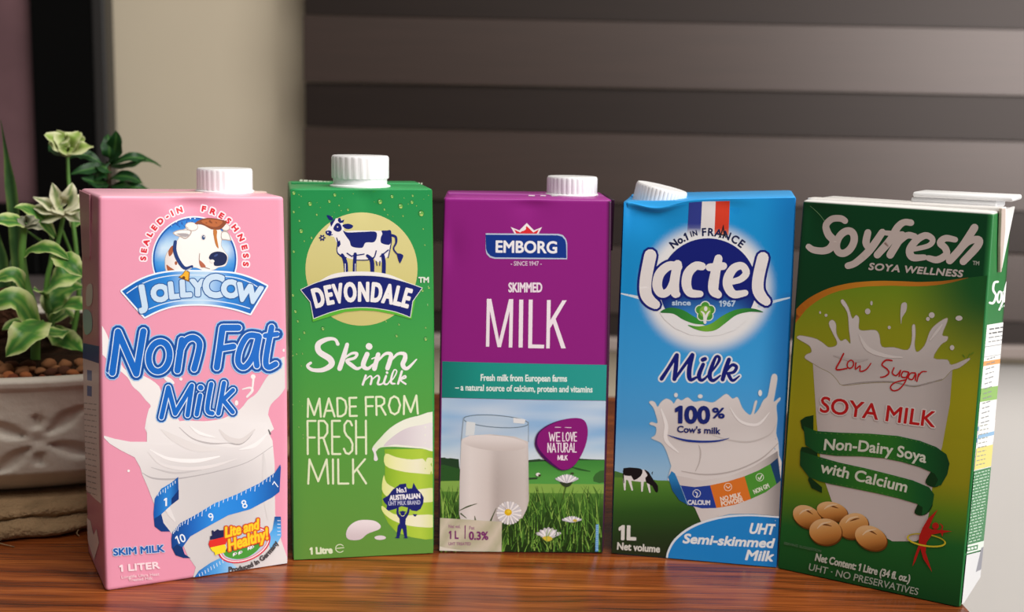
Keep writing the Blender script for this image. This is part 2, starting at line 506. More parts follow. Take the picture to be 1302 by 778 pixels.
def carton(label, x, y, yaw, D, quad, cols, dent=None, r=.0016, group=None, side_bulge=.0008, dip=None):
    """quad: TL, TR, BR, BL of the front panel measured in the photo; cols: F L R B T colours"""
    root = empty('milk_carton', (x, y, 0), yaw, label, 'carton')
    W = Matrix.Translation((x, y, 0)) @ Matrix.Rotation(yaw, 4, 'Z')
    fp = Panel(lambda u, v, l: Vector((u, -l, v)), W)
    tl, tr, br, bl = [fp.uv(*q) for q in quad]
    H = (tl[1] + tr[1]) / 2
    br, bl = (br[0], 0.), (bl[0], 0.)
    eL = lambda v: bl[0] + (tl[0] - bl[0]) * v / tl[1]
    eR = lambda v: br[0] + (tr[0] - br[0]) * v / tr[1]
    top = lambda u: tl[1] + (tr[1] - tl[1]) * (u - tl[0]) / (tr[0] - tl[0])
    def dn(u, v):
        a, b = eL(v), eR(v); k = (u - a) / (b - a); h = v / H
        if k <= 0 or k >= 1 or h <= 0 or h >= 1: return 0.
        base = .0009 * math.sin(math.pi * k) * math.sin(math.pi * h) ** .7
        w = sstep(0, .05, k) * sstep(0, .05, 1 - k) * sstep(0, .02, 1 - h) * sstep(0, .03, h)
        return base * sstep(0, .06, k) * sstep(0, .06, 1 - k) + (dent(k, h) * w if dent else 0)
    fp.dent = dn
    def drop(u, v, y=0.):
        """how far the front lip is pushed down near the top"""
        if not dip: return 0.
        k = (u - eL(v)) / (eR(v) - eL(v)); return dip(k) * sstep(.93, 1., v / H) * sstep(.6, .25, y / D)
    if dip: fp.place = lambda u, v, l: Vector((u, -l, v - drop(u, v)))
    i = .0006
    fp.clipq = [(bl[0] + i, i), (br[0] - i, i), (tr[0] - i, tr[1] - i), (tl[0] + i, tl[1] - i)]
    lv = [(0, .0012), (.0004, .0004), (.0012, 0)] + [(H * k / 96, 0) for k in range(1, 96)] + [(H - .0012, 0), (H - .0004, .0004), (H, .0012)]
    vs, fs, cs = [], [], []
    n = None
    for v, ins in lv:
        sb = side_bulge * math.sin(math.pi * v / H)
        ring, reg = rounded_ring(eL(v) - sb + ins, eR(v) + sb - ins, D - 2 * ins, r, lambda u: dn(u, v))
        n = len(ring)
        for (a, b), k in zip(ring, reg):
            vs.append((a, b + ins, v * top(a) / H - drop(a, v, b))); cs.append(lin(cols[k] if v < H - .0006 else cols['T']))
    N = len(lv)
    for k in range(N - 1):
        for q in range(n):
            j = (q + 1) % n; fs.append((k * n + q, k * n + j, (k + 1) * n + j, (k + 1) * n + q))
    # top panel: rows from front to back edge
    fs.append(tuple((N - 1) * n + q for q in range(n))); fs.append(tuple(reversed(range(n))))
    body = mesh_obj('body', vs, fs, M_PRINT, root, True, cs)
    md = body.modifiers.new('edge', 'EDGE_SPLIT'); md.split_angle = R(50)
    C = dict(root=root, W=W, front=fp, H=H, D=D, eL=eL, eR=eR, top=top)
    C['right'] = Panel(lambda u, v, l: Vector((eR(v) + side_bulge * math.sin(math.pi * v / H) + l, u, v)), W)
    C['left'] = Panel(lambda u, v, l: Vector((eL(v) - side_bulge * math.sin(math.pi * v / H) - l, u, v)), W)
    # the side panels lean a little, so measure them on their mean plane
    for k, e, sg in (('right', eR, 1), ('left', eL, -1)):
        P = C[k]; o = W @ Vector((e(0), 0, 0)); P.o = o
        P.U = (W.to_3x3() @ Vector((0, 1, 0))); P.V = (W.to_3x3() @ Vector((e(H) - e(0), 0, H))) / H
        P.N = P.U.cross(P.V).normalized()
        P.clipq = [(i, i), (D - i, i), (D - i, H - i), (i, H - i)]
    return C
def slab(name, parent, poly, thick, axis, pos, mat_, cols=None, bev=.0003, label=None):
    """a thin folded board flap; poly in the plane across `axis`, extruded by thick"""
    bm = bmesh.new()
    f = []
    for k in (0, 1):
        for a, b in poly:
            d = pos + thick * k
            f.append(bm.verts.new((d, a, b) if axis == 'x' else (a, d, b) if axis == 'y' else (a, b, d)))
    n = len(poly)
    bm.faces.new(f[:n]); bm.faces.new(list(reversed(f[n:])))
    for i in range(n): bm.faces.new((f[i], f[(i + 1) % n], f[n + (i + 1) % n], f[n + i]))
    bmesh.ops.recalc_face_normals(bm, faces=bm.faces[:])
    bmesh.ops.bevel(bm, geom=bm.edges[:], offset=bev, segments=1, affect='EDGES')
    o = bm_obj(name, bm, mat_, parent, False, label)
    if cols is not None:
        a = o.data.color_attributes.new('Col', 'FLOAT_COLOR', 'POINT'); c = lin(cols)
        a.data.foreach_set('color', [q for _ in o.data.vertices for q in (*c, 1.)])
    return o
def screw_cap(parent, x, y, z, r, h, ribs=28, tilt=None, flange=True, depth=.0005, step=None):
    n = ribs * 4
    rib = lambda i, k: (-depth if 2 <= k <= 3 and i % 4 in (0,) else 0)
    lo = step or 0
    prof = [(r * .2, lo), (r * .985, lo), (r, lo + .0006), (r, h - .0016), (r * .985, h - .0006), (r * .95, h), (r * .3, h)]
    vs, fs = lathe(prof, n, rib)
    c = mesh_obj('cap', vs, fs, M_CAP, parent)
    c.location = (x, y, z)
    if tilt: c.rotation_euler = tilt
    c.modifiers.new('edge', 'EDGE_SPLIT').split_angle = R(35)
    if flange:
        prof = [(r * .3, -.0004), (r * 1.06, -.0004), (r * 1.06, .0007), (r * .94, .0014), (r * .94, lo + .0004), (r * .3, lo + .0004)]
        vs, fs = lathe(prof, 48)
        f = mesh_obj('cap_base', vs, fs, M_CAP, c)
        f.modifiers.new('edge', 'EDGE_SPLIT').split_angle = R(35)
    return c

# ------------------------------------------------------------------ room
def wood_mat():
    m = bpy.data.materials.new('stained_pine'); m.use_nodes = True; nt = m.node_tree; b = nt.nodes['Principled BSDF']
    L = nt.links.new
    tc = nt.nodes.new('ShaderNodeTexCoord')
    mp = nt.nodes.new('ShaderNodeMapping'); mp.inputs['Scale'].default_value = (2.4, 62, 62); L(tc.outputs['Object'], mp.inputs[0])
    wob = nt.nodes.new('ShaderNodeTexNoise'); wob.inputs['Scale'].default_value = 6; wob.inputs['Detail'].default_value = 3
    L(tc.outputs['Object'], wob.inputs['Vector'])
    add = nt.nodes.new('ShaderNodeVectorMath'); add.operation = 'MULTIPLY_ADD'
    L(wob.outputs['Color'], add.inputs[0]); add.inputs[1].default_value = (0, 2.2, 0); L(mp.outputs[0], add.inputs[2])
    n1 = nt.nodes.new('ShaderNodeTexNoise'); n1.inputs['Scale'].default_value = 2.2; n1.inputs['Detail'].default_value = 7; n1.inputs['Roughness'].default_value = .62
    L(add.outputs[0], n1.inputs['Vector'])
    r1 = nt.nodes.new('ShaderNodeValToRGB'); e = r1.color_ramp.elements
    e[0].position = .28; e[0].color = (*lin('3a160a'), 1); e[1].position = .72; e[1].color = (*lin('b5652c'), 1)
    k = e.new(.5); k.color = (*lin('86421c'), 1)
    L(n1.outputs['Fac'], r1.inputs[0])
    mp2 = nt.nodes.new('ShaderNodeMapping'); mp2.inputs['Scale'].default_value = (6, 260, 260); L(tc.outputs['Object'], mp2.inputs[0])
    n2 = nt.nodes.new('ShaderNodeTexNoise'); n2.inputs['Scale'].default_value = 3; n2.inputs['Detail'].default_value = 3; L(mp2.outputs[0], n2.inputs['Vector'])
    r2 = nt.nodes.new('ShaderNodeValToRGB'); e = r2.color_ramp.elements
    e[0].position = .35; e[0].color = (.42, .36, .32, 1); e[1].position = .55; e[1].color = (1, 1, 1, 1)
    L(n2.outputs['Fac'], r2.inputs[0])
    mx = nt.nodes.new('ShaderNodeMix'); mx.data_type = 'RGBA'; mx.blend_type = 'MULTIPLY'; mx.inputs[0].default_value = .85
    L(r1.outputs[0], mx.inputs[6]); L(r2.outputs[0], mx.inputs[7])
    # a few knots with a shape of their own
    vo = nt.nodes.new('ShaderNodeTexVoronoi'); vo.inputs['Scale'].default_value = 6.5; vo.inputs['Randomness'].default_value = 1
    mp3 = nt.nodes.new('ShaderNodeMapping'); mp3.inputs['Scale'].default_value = (.8, 2.4, 1); L(tc.outputs['Object'], mp3.inputs[0]); L(mp3.outputs[0], vo.inputs['Vector'])
    r3 = nt.nodes.new('ShaderNodeValToRGB'); e = r3.color_ramp.elements
    e[0].position = .03; e[0].color = (.25, .2, .18, 1); e[1].position = .13; e[1].color = (1, 1, 1, 1)
    L(vo.outputs['Distance'], r3.inputs[0])
    mx2 = nt.nodes.new('ShaderNodeMix'); mx2.data_type = 'RGBA'; mx2.blend_type = 'MULTIPLY'; mx2.inputs[0].default_value = .8
    L(mx.outputs[2], mx2.inputs[6]); L(r3.outputs[0], mx2.inputs[7]); L(mx2.outputs[2], b.inputs['Base Color'])
    b.inputs['Roughness'].default_value = .27; b.inputs['Specular IOR Level'].default_value = .55
    bp = nt.nodes.new('ShaderNodeBump'); bp.inputs['Strength'].default_value = .25; bp.inputs['Distance'].default_value = .0006
    L(n1.outputs['Fac'], bp.inputs['Height']); L(bp.outputs[0], b.inputs['Normal'])
    return m
M_WOOD = wood_mat()
M_WALL = mat('beige_wall_paint', 'cfc2ab', rough=.9, spec=.2, noise=(3, .03), bump=(180, .1, .002))
M_FLOOR = mat('grey_floor_tile', 'a59d95', rough=.5, noise=(4, .06))
M_BLACK = mat('black_lacquer', '050505', rough=.4, spec=.15)
M_GREY = mat('dark_grey_trim', '2a2827', rough=.4)

def struct(name, bm, m_):
    o = bm_obj(name, bm, m_, None, False); o['kind'] = 'structure'; return o
WY = 1.72
bm = bmesh.new(); box_bm(bm, -2.6, 3.0, WY, WY + .12, -.76, 2.0); struct('wall_back', bm, M_WALL)
bm = bmesh.new(); box_bm(bm, -2.6, 3.0, -1.5, WY, -.82, -.76); struct('floor', bm, M_FLOOR)
bm = bmesh.new(); box_bm(bm, -2.6, 3.0, WY - .015, WY, -.76, -.67, .003); struct('baseboard_back', bm, mat('baseboard_paint', 'd8d2c8', rough=.5))

# table: one stained pine board on four legs
tb = empty('wooden_table', (-.35, .70, -.76), 0, 'stained pine table carrying the milk cartons and the planter', 'table')
bm = bmesh.new(); box_bm(bm, -.75, .583, -.42, .33, .725, .76, .006, 3); bm_obj('tabletop', bm, M_WOOD, tb)
for lx in (-.69, .52):
    for ly in (-.36, .27):
        bm = bmesh.new(); box_bm(bm, lx - .03, lx + .03, ly - .03, ly + .03, 0, .725, .003); bm_obj('leg', bm, M_WOOD, tb, False)

# zebra blind: opaque bands overlapping in front of darker mesh bands, hung from a headrail
BY = 1.65
def fabric(name, c, rough=.42, spec=1.0, coat=1.):
    m = bpy.data.materials.new(name); m.use_nodes = True; nt = m.node_tree; b = nt.nodes['Principled BSDF']
    b.inputs['Roughness'].default_value = rough; b.inputs['Specular IOR Level'].default_value = spec; b.inputs['Specular Tint'].default_value = (1, .86, .82, 1); b.inputs['Coat Weight'].default_value = coat; b.inputs['Coat Roughness'].default_value = .38; b.inputs['Coat IOR'].default_value = 1.9; b.inputs['Coat Tint'].default_value = (1, .86, .80, 1)
    tc = nt.nodes.new('ShaderNodeTexCoord'); w = nt.nodes.new('ShaderNodeTexNoise'); mp = nt.nodes.new('ShaderNodeMapping')
    mp.inputs['Scale'].default_value = (6, 6, 220); w.inputs['Scale'].default_value = 1; w.inputs['Detail'].default_value = 3
    nt.links.new(tc.outputs['Object'], mp.inputs[0]); nt.links.new(mp.outputs[0], w.inputs['Vector'])
    r = nt.nodes.new('ShaderNodeValToRGB'); a = lin(c)
    r.color_ramp.elements[0].position = .3; r.color_ramp.elements[0].color = (*[k * .82 for k in a], 1)
    r.color_ramp.elements[1].position = .7; r.color_ramp.elements[1].color = (*[min(1, k * 1.15) for k in a], 1)
    nt.links.new(w.outputs['Fac'], r.inputs[0]); nt.links.new(r.outputs[0], b.inputs['Base Color'])
    return m
M_BAND = fabric('taupe_blind_fabric', '2e211b', .40, .8, .30); M_MESH = fabric('brown_blind_mesh', '19110d', .44, .5, .06)
BX0, BX1 = at(387, 130, BY).x, 1.7
bl = empty('zebra_blind', (BX0, BY, -.08), 0, 'dark taupe zebra roller blind with horizontal bands over the window', 'blind')
zc = lambda ypx: at(700, ypx, BY).z + .08
edges = [(-260, -175), (-117, -32), (26, 110), (168, 256), (311, 396)]
for k, (a, b_) in enumerate(edges):
    bm = bmesh.new(); z1, z0 = zc(a), zc(b_)
    box_bm(bm, 0, BX1 - BX0, -.006, -.004, z0, z1, .0006, 1)
    bm_obj('opaque_band', bm, M_BAND, bl, False)
for k in range(len(edges)):
    z1 = zc(edges[k][1] + 1); z0 = zc(edges[k + 1][0] - 1) if k + 1 < len(edges) else zc(428)
    bm = bmesh.new(); box_bm(bm, .001, BX1 - BX0 - .001, 0, .0016, z0, z1, .0004, 1); bm_obj('mesh_band', bm, M_MESH, bl, False)
bm = bmesh.new(); box_bm(bm, 0, BX1 - BX0, -.012, .012, zc(443), zc(426), .003, 2); bm_obj('bottom_rail', bm, mat('rail_grey', '9a8c86', rough=.4), bl, False)
bm = bmesh.new(); box_bm(bm, -.004, BX1 - BX0 + .004, -.03, .035, zc(-262), zc(-262) + .07, .006, 2); bm_obj('headrail', bm, mat('headrail_brown', '5a4c46', rough=.4), bl, False)

# black-framed mauve picture standing against the wall
FY = 1.60
p0, p1 = at(45, 115, FY), at(138, 115, FY)
fw = p1.x - p0.x; zb = at(30, 258, FY).z
fr = empty('framed_picture', (p1.x, FY, zb - fw), R(0), 'black framed mauve picture standing behind the plants', 'picture')
Wf, Hf = .62, .95
for nm, q in (('frame_side', (-fw, 0, 0, Hf)), ('frame_side', (-Wf, -Wf + fw, 0, Hf)), ('frame_bottom', (-Wf + fw, -fw, 0, fw)), ('frame_top', (-Wf + fw, -fw, Hf - fw, Hf))):
    bm = bmesh.new(); box_bm(bm, q[0], q[1], -.012, .022, q[2], q[3], .004, 2); bm_obj(nm, bm, M_BLACK, fr, False)
bm = bmesh.new(); box_bm(bm, -.014, .003, -.016, .02, .0, Hf, .003, 2); bm_obj('frame_edge', bm, M_GREY, fr, False)
bm = bmesh.new(); box_bm(bm, -Wf + fw * .8, -fw * .8, .004, .012, fw * .8, Hf - fw * .8)
bm_obj('picture_sheet', bm, mat('mauve_print', '6d4e53', rough=.6, noise=(9, .22)), fr, False)
# low dark cabinet the picture stands on
cb = empty('low_cabinet', (p1.x - .3, FY + .02, -.76), 0, 'grey low cabinet under the framed picture', 'cabinet')
hc = zb - fw + .76
bm = bmesh.new(); box_bm(bm, -.75, .33, -.22, .08, 0, hc, .004); bm_obj('body', bm, mat('cabinet_grey', '6d6462', rough=.4), cb, False)
for k in range(2):
    bm = bmesh.new(); box_bm(bm, -.73 + .53 * k, -.22 + .53 * k, -.235, -.22, .06, hc - .03, .003); bm_obj('door', bm, mat('cabinet_door', '5f5755', rough=.35), cb, False)

# guessed pale panel added on the lower wall below the window
bm = bmesh.new(); box_bm(bm, .46, 3.0, WY - .012, WY, -.66, at(1290, 462, WY).z, .003); struct('trim_1', bm, mat('pale_panel_paint', 'e2deda', rough=.6, noise=(5, .02)))

# ------------------------------------------------------------------ the five cartons
def g2(x, s): return math.exp(-x * x / (2 * s * s))
def find_top(C, x, y_depth):
    """carton-space x on the lid at a given depth whose photo column is x"""
    lo, hi = -.06, .06
    for _ in range(40):
        m_ = (lo + hi) / 2
        if to_px(C['W'] @ Vector((m_, y_depth, C['H'])))[0] < x: lo = m_
        else: hi = m_
    return lo
def seam(C, d0, d1, col, z=.0011, inset=.0015):
    a, b = C['eL'](C['H']) + inset, C['eR'](C['H']) - inset
    return slab('top_seam', C['root'], [(a, d0), (b, d0), (b, d1), (a, d1)], z, 'z', min(C['top'](a), C['top'](b)) - .0002, M_PRINT, col)
def ear(C, side, poly, thick, col, lift=.0004):
    """triangular corner flap folded down on a side panel; poly = (depth, drop below the lid)"""
    H = C['H']; e = C['eL'](H) if side == 'L' else C['eR'](H)
    pos = e - thick - lift if side == 'L' else e + lift
    o = slab('corner_flap', C['root'], [(a, H - b) for a, b in poly], thick, 'x', pos, M_PRINT, col)
    return o

PK = carton('pink non fat milk carton at the left end beside the planter', -.1574, .5937, .470, .060,
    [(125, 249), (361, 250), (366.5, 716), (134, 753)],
    dict(F='e698b1', L='c77f93', R='e698b1', B='f0a2bc', T='f2b3c6'),  # left side shade and lid brightness are put into these colours
    dent=lambda k, h: -.0019 * g2(k - .50, .10) * g2(h - 1.0, .05) + .0006 * g2(k - .35, .08) * g2(h - .98, .03))
screw_cap(PK['root'], find_top(PK, 286, .034), .034, PK['H'], .0143, .0122, 30)
seam(PK, .026, .034, 'd8c0b8')
ear(PK, 'L', [(.022, 0), (.0585, 0), (.056, .033), (.028, .033), (.0265, .031)], .0009, 'c08894')

GR = carton('green skim milk carton second from the left between pink and purple', -.0781, .6265, .1966, .0767,
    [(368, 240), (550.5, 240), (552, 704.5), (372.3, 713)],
    dict(F='2f8f3e', L='2a8040', R='2f8f3e', B='2f8f3e', T='2f9a58'),
    dent=lambda k, h: -.0012 * g2(k - .53, .05) * g2(h - 1.0, .04), r=.003)
screw_cap(GR['root'], find_top(GR, 458, .0205), .0205, GR['H'], .0152, .0165, 26, depth=.0006, step=.0045)
seam(GR, .044, .052, '3aa262')

PU = carton('purple and teal skimmed milk carton in the middle of the row', .0075, .6385, .027, .063,
    [(564, 251), (778, 253.5), (767, 704), (557.5, 701.5)],
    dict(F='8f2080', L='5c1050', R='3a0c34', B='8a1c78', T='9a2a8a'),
    dent=lambda k, h: -.0012 * g2(k - .53, .07) * g2(h - 1.0, .04) - .0008 * g2(k - .05, .05) * g2(h - .86, .04), r=.0012)
screw_cap(PU['root'], find_top(PU, 727, .034), .034, PU['H'], .0140, .0105, 30)
seam(PU, .026, .034, 'a04a96')
ear(PU, 'R', [(.004, 0), (.0585, 0), (.035, .028), (.03, .029), (.012, .0285), (.006, .0275)], .0016, '2a0d28', .0003)

LA = carton('blue semi skimmed milk carton between purple and dark green', .1014, .6312, -.1876, .063,
    [(792, 254), (1012.5, 250), (988.5, 723), (776.5, 703.5)],
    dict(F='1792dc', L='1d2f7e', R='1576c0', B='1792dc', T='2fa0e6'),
    dent=lambda k, h: -.0028 * g2(k - .15, .11) * g2(h - .97, .045) - .0008 * g2(k - .62, .07) * g2(h - 1, .03), r=.0030, dip=lambda k: .0042 * g2(k - .20, .10))
_t = LA['top'](-.02)
seam(LA, .03, .038, '3aa8ea')
screw_cap(LA['root'], find_top(LA, 836, .0185), .0185, _t - .0062, .0140, .0118, 40, tilt=(R(1), R(12), 0), depth=.0004)

SO = carton('dark green soya milk carton at the right end of the row', .1868, .5972, -.5477, .0490,
    [(1021, 254), (1264, 270), (1221, 772), (988, 724)],
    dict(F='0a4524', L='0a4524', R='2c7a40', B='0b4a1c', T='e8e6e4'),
    dent=lambda k, h: -.0008 * g2(k - .08, .08) * g2(h - .95, .05), r=.0012)
seam(SO, .012, .023, 'e9e5e2', .0018, -.0015)
ear(SO, 'R', [(.009, -.001), (.018, -.0005), (.0225, .010), (.0215, .031), (.0195, .031), (.014, .018)], .0016, 'cdbcb2')
ear(SO, 'R', [(.020, 0), (.0475, 0), (.0245, .030)], .0012, 'f0eeec')
_x = SO['eR'](SO['H'])
_zt = SO['H']
bm = bmesh.new(); box_bm(bm, _x - .0445, _x - .003, .0235, .0470, _zt - .0005, _zt + .0035, .0012, 2)
_fb = bm_obj('cap_base', bm, M_CAP, SO['root'])
bm = bmesh.new(); box_bm(bm, _x - .0435, _x + .0045, .0225, .0475, _zt + .0035, _zt + .0062, .0010, 2)
_fl = bm_obj('flip_cap', bm, M_CAP, SO['root'])

# ------------------------------------------------------------------ artwork helpers
def logo(A, strokes, rings, smooth=6):
    """stroke lettering drawn as nested outlines: rings = [(width factor or (scale, extra), colour)...] widest first"""
    for (k, extra), c in rings:
        A.up(); A.pool = []
        for s in strokes:
            pts, w = s[0], s[1]; sm = s[2] if len(s) > 2 else smooth
            ww = [q * k + extra for q in w] if isinstance(w, (list, tuple)) else w * k + extra
            A.stroke(pts, ww, c, up=False, smooth=sm)
        P, A.pool = A.pool, None; A._union(P, c)
def oval(A, x, y, rx, ry, rot=0, n=20):
    e = A.ell(x, y, rx, ry, rot, n); return e + [e[0]]
def scribble(A, x0, y0, x1, y1, w, col, seed, dash=(5, 12), gap=3, slope=0.):
    """a line of tiny print too small to read"""
    rnd = random.Random(seed); x = x0; A.up()
    while x < x1:
        d = rnd.uniform(*dash); e = min(x + d, x1)
        t = lambda q: y0 + (y1 - y0) * (q - x0) / (x1 - x0)
        A.stroke([(x, t(x)), (e, t(e))], w, col, up=False, smooth=0, caps=False); x = e + gap

# ------------------------------------------------------------------ pink carton print
A = Art(PK['root'], PK['front'])
milk = lambda x, y: ramp([(380, 'f2efee'), (600, 'e6e2e1'), (778, 'd8d4d4')], y)
A.frame(120, 400, 5.188)
A.part('milk_splash_print', 'white milk splash and tall glass on pink')
A.fill([(25, 60), (70, 105), (110, 200), (160, 300), (215, 370), (330, 405), (425, 470), (450, 560), (560, 700), (600, 790), (350, 790), (352, 640), (370, 600),
        (335, 560), (295, 510), (250, 470), (215, 410), (120, 330), (60, 270), (25, 235)], lambda x, y: ramp([(60, 'f0eaea'), (400, 'efebea'), (780, 'e9e6e6')], y), smooth=3)
A.fill([(560, 700), (720, 700), (850, 680), (960, 620), (1010, 560), (1070, 515), (1130, 420), (1190, 350), (1225, 290), (1260, 280), (1278, 330), (1278, 430), (1235, 520),
        (1165, 590), (1145, 660), (1140, 790), (560, 790)], lambda x, y: mix(ramp([(600, 'ece8e7'), (1200, 'dfdada')], x), 'e9e6e6', sstep(560, 760, y)), smooth=3)
A.stroke([(1005, 540), (1040, 500), (1025, 480), (975, 490)], [14, 18, 14, 8], 'e8e4e3'); A.stroke([(1040, 500), (1048, 410)], [10, 16], 'eeeae9')
A.dot(1045, 408, 16, 'eeeae9'); A.dot(1250, 235, 10, 'eeeae9'); A.dot(1268, 170, 10, 'eeeae9'); A.dot(935, 580, 12, 'eeeae9', 18); A.dot(568, 422, 11, 'eeeae9')
A.dot(40, 575, 8, 'f4f0ef', 18); A.dot(490, 430, 42, 'eeeae9', 16, .6)
A.frame(120, 540, 3.536)
A.fill([(30, 45), (90, 62), (160, 75), (235, 75), (235, -10), (770, -10), (785, 40), (800, 70), (810, 180), (812, 400), (840, 520), (868, 600), (868, 640), (440, 700), (455, 640), (420, 590), (400, 545),
        (330, 470), (290, 410), (262, 340), (235, 270), (215, 225), (205, 190), (180, 145), (120, 115), (70, 85)],
       lambda x, y: mix(ramp([(200, 'dcd8d8'), (420, 'd2cfcf'), (620, 'cbc8c9'), (830, 'dedbdb')], x), 'efecec', .75 * sstep(260, 40, y)))
A.stroke([(215, 215), (260, 238), (340, 243), (440, 230), (560, 205), (690, 165), (800, 95)], [3, 7, 8, 5, 4, 3, 2], 'b4b0b2')
A.stroke([(235, 80), (330, 85), (420, 62), (520, 75), (640, 90), (720, 55), (770, 0)], [8, 14, 20, 26, 18, 14, 6], 'e9e6e6')
A.stroke([(380, 10), (440, 60), (520, 82), (600, 80)], [3, 6, 8, 3], 'bdb8b9'); A.stroke([(600, 80), (650, 85), (690, 60), (720, 20)], [3, 9, 6, 3], 'b2adae')
A.stroke([(250, 110), (330, 150), (450, 160), (560, 140)], [4, 14, 18, 6], 'f4f2f2'); A.stroke([(255, 190), (360, 215), (480, 200)], [3, 9, 3], 'c6c2c3')
A.stroke([(782, 22), (790, 40)], [5, 8], '6a6668'); A.dot(153, 206, 6, 'f2eeee')
A.frame(120, 540, 3.536)
for q, w, c in (([(300, 20), (360, 60), (450, 100), (560, 110)], [6, 30, 34, 8], 'e2dedd'), ([(560, 20), (600, 60), (660, 70), (720, 20)], [6, 22, 22, 6], 'dcd7d6'), ([(240, 120), (300, 175), (400, 195), (520, 185), (640, 150)], [4, 12, 16, 14, 4], 'e4e0e0'),
                ([(650, 110), (720, 90), (775, 40)], [4, 18, 6], 'f2f0f0'), ([(430, 5), (470, 35), (540, 55)], [4, 14, 4], 'f5f3f3'), ([(760, 130), (770, 300), (780, 420)], [8, 26, 10], 'd9d6d6'), ([(300, 300), (330, 380), (360, 430)], [6, 24, 8], 'e2dfdf')): A.stroke(q, w, c)
A.part('measuring_tape_print', 'blue measuring tape wound around the glass')
bl1 = lambda x, y: ramp([(270, '1259b0'), (330, '2a8ade'), (380, '0c3f8c')], x)
A.fill([(375, 232), (378, 330), (345, 358), (300, 400), (310, 440), (340, 478), (300, 476), (270, 455), (265, 400), (270, 330), (300, 285), (345, 258)], bl1)
A.fill([(300, 400), (310, 440), (340, 478), (300, 478), (270, 455), (268, 420)], '0d3c80')
A.fill([(345, 330), (378, 290), (378, 332), (345, 358)], '0b3474')
band = lambda x, y: ramp([(345, '0b3f86'), (430, '1a63bc'), (540, '2a8ee6'), (700, '1f80da'), (835, '0e4f9e')], x)
A.fill([(345, 510), (350, 480), (385, 440), (450, 405), (540, 350), (640, 310), (740, 262), (810, 215), (835, 178), (838, 190), (832, 300), (800, 325), (700, 378), (600, 405), (500, 460), (430, 500), (395, 550), (405, 580), (432, 598), (400, 597), (365, 585), (347, 550)], band)
A.fill([(395, 550), (405, 580), (432, 598), (400, 597), (365, 585), (350, 555), (370, 535)], '0a356f')
A.fill([(810, 412), (838, 412), (840, 500), (815, 545), (790, 560), (780, 500), (800, 470)], lambda x, y: ramp([(415, '0e4a94'), (470, '4aa4ea'), (550, '7cc0f0')], y))
A.fill([(440, 700), (470, 655), (520, 620), (580, 590), (640, 640), (560, 685)], lambda x, y: ramp([(450, '1a68bc'), (560, '57a8ea'), (640, 'a8d2f2')], x))
tw = 'e6f0fa'
top = cat_rom([(352, 478), (385, 442), (450, 405), (540, 350), (640, 310), (740, 262), (812, 214)], 10)
for k in range(2, len(top) - 1, 2):
    L = 26 if k % 8 == 0 else 15
    A.stroke([top[k], (top[k][0] - 2, top[k][1] + L)], 2.6, tw, up=(k == 2), smooth=0, caps=False)
for k in range(8): A.stroke([(285 + 11 * k, 305 - 8 * k), (285 + 11 * k, 318 - 8 * k + (10 if k == 3 else 0))], 2.6, tw, up=(k == 0), smooth=0, caps=False)
for k in range(9): A.stroke([(470 + 13 * k, 668 - 8 * k), (474 + 13 * k, 684 - 8 * k)], 2.6, tw, up=(k == 0), smooth=0, caps=False)
for k in range(5): A.stroke([(822, 430 + 16 * k), (836, 430 + 16 * k)], 2.6, tw, up=(k == 0), smooth=0, caps=False)
A.text('1', 320, 362, 34, tw, bold=1.5); A.text('8', 678, 372, 36, tw, bold=.6, rot=-18); A.text('9', 530, 428, 34, tw, rot=-22, bold=.6); A.text('10', 392, 528, 36, tw, rot=-20, bold=.6); A.text('7', 828, 275, 30, tw, rot=-60)

A.part('measure_text', 'small skim milk and one liter lettering')
A.frame(130, 680, 11.11)
A.text('SKIM MILK', 515, 258, 92, '1d5fae', outs=[(9, 'c9cfe6')], bold=6, rot=-4.6, fit=720)
A.text('1 LITER', 525, 490, 90, 'f8dde4', bold=6, rot=-5, fit=570)
A.text('Longlife Ultra Heat', 535, 590, 38, 'f3cfd9', bold=1.5, rot=-5, fit=540); A.text('Treated Milk', 540, 640, 38, 'f3cfd9', bold=1.5, rot=-5, fit=340)

A.part('origin_emblem', 'round emblem with flag map and yellow lettering')
A.frame(250, 640, 7.783)
E_ = lambda rx, ry: A.ell(470, 405, rx, ry, -22, 40)
A.fill(E_(272, 165), 'd8304a'); A.fill(E_(258, 152), 'f2eeee'); A.fill(E_(248, 143), 'e08a9c'); A.fill(E_(236, 132), 'b8c9d8')
A.fill([(270, 500), (280, 455), (400, 440), (560, 400), (650, 380), (600, 460), (500, 530), (400, 548), (310, 530)], '4a9a3a', smooth=4)
A.fill([(280, 470), (300, 430), (350, 425), (400, 440), (450, 410), (520, 400), (590, 375), (645, 385), (560, 415), (450, 440), (380, 462)], '1f4a34')
for (x, y) in ((375, 495), (430, 480), (520, 435), (545, 428)): A.dot(x, y, 22, 'efefef', 13, -.4); A.dot(x - 14, y + 14, 6, 'e8e8e8', 12); A.dot(x + 6, y - 2, 7, '5a5a5a')
A.fill([(145, 265), (160, 258), (170, 275), (205, 250), (225, 262), (262, 258), (270, 330), (130, 355), (130, 320), (152, 312)], '1c2350')
A.fill([(125, 360), (275, 325), (300, 350), (285, 400), (130, 432), (115, 400)], 'e0322c'); A.fill([(130, 432), (275, 400), (290, 430), (280, 480), (200, 500), (180, 510), (175, 480), (150, 465)], 'f2dc2c')
A.text('Lite and', 445, 290, 96, 'f8d028', outs=[(14, 'c8401c'), (7, 'e8862a')], slant=.25, rot=-14, fit=350, bold=4)
A.text('Healthy!', 510, 405, 108, 'f8d028', outs=[(14, 'c8401c'), (7, 'e8862a')], slant=.25, rot=-17, fit=420, bold=4)
A.text('Produced in Germany', 0, 0, 46, '4a4648', bold=3, arc=(330, 130, 540, 60, -1), fit=600)

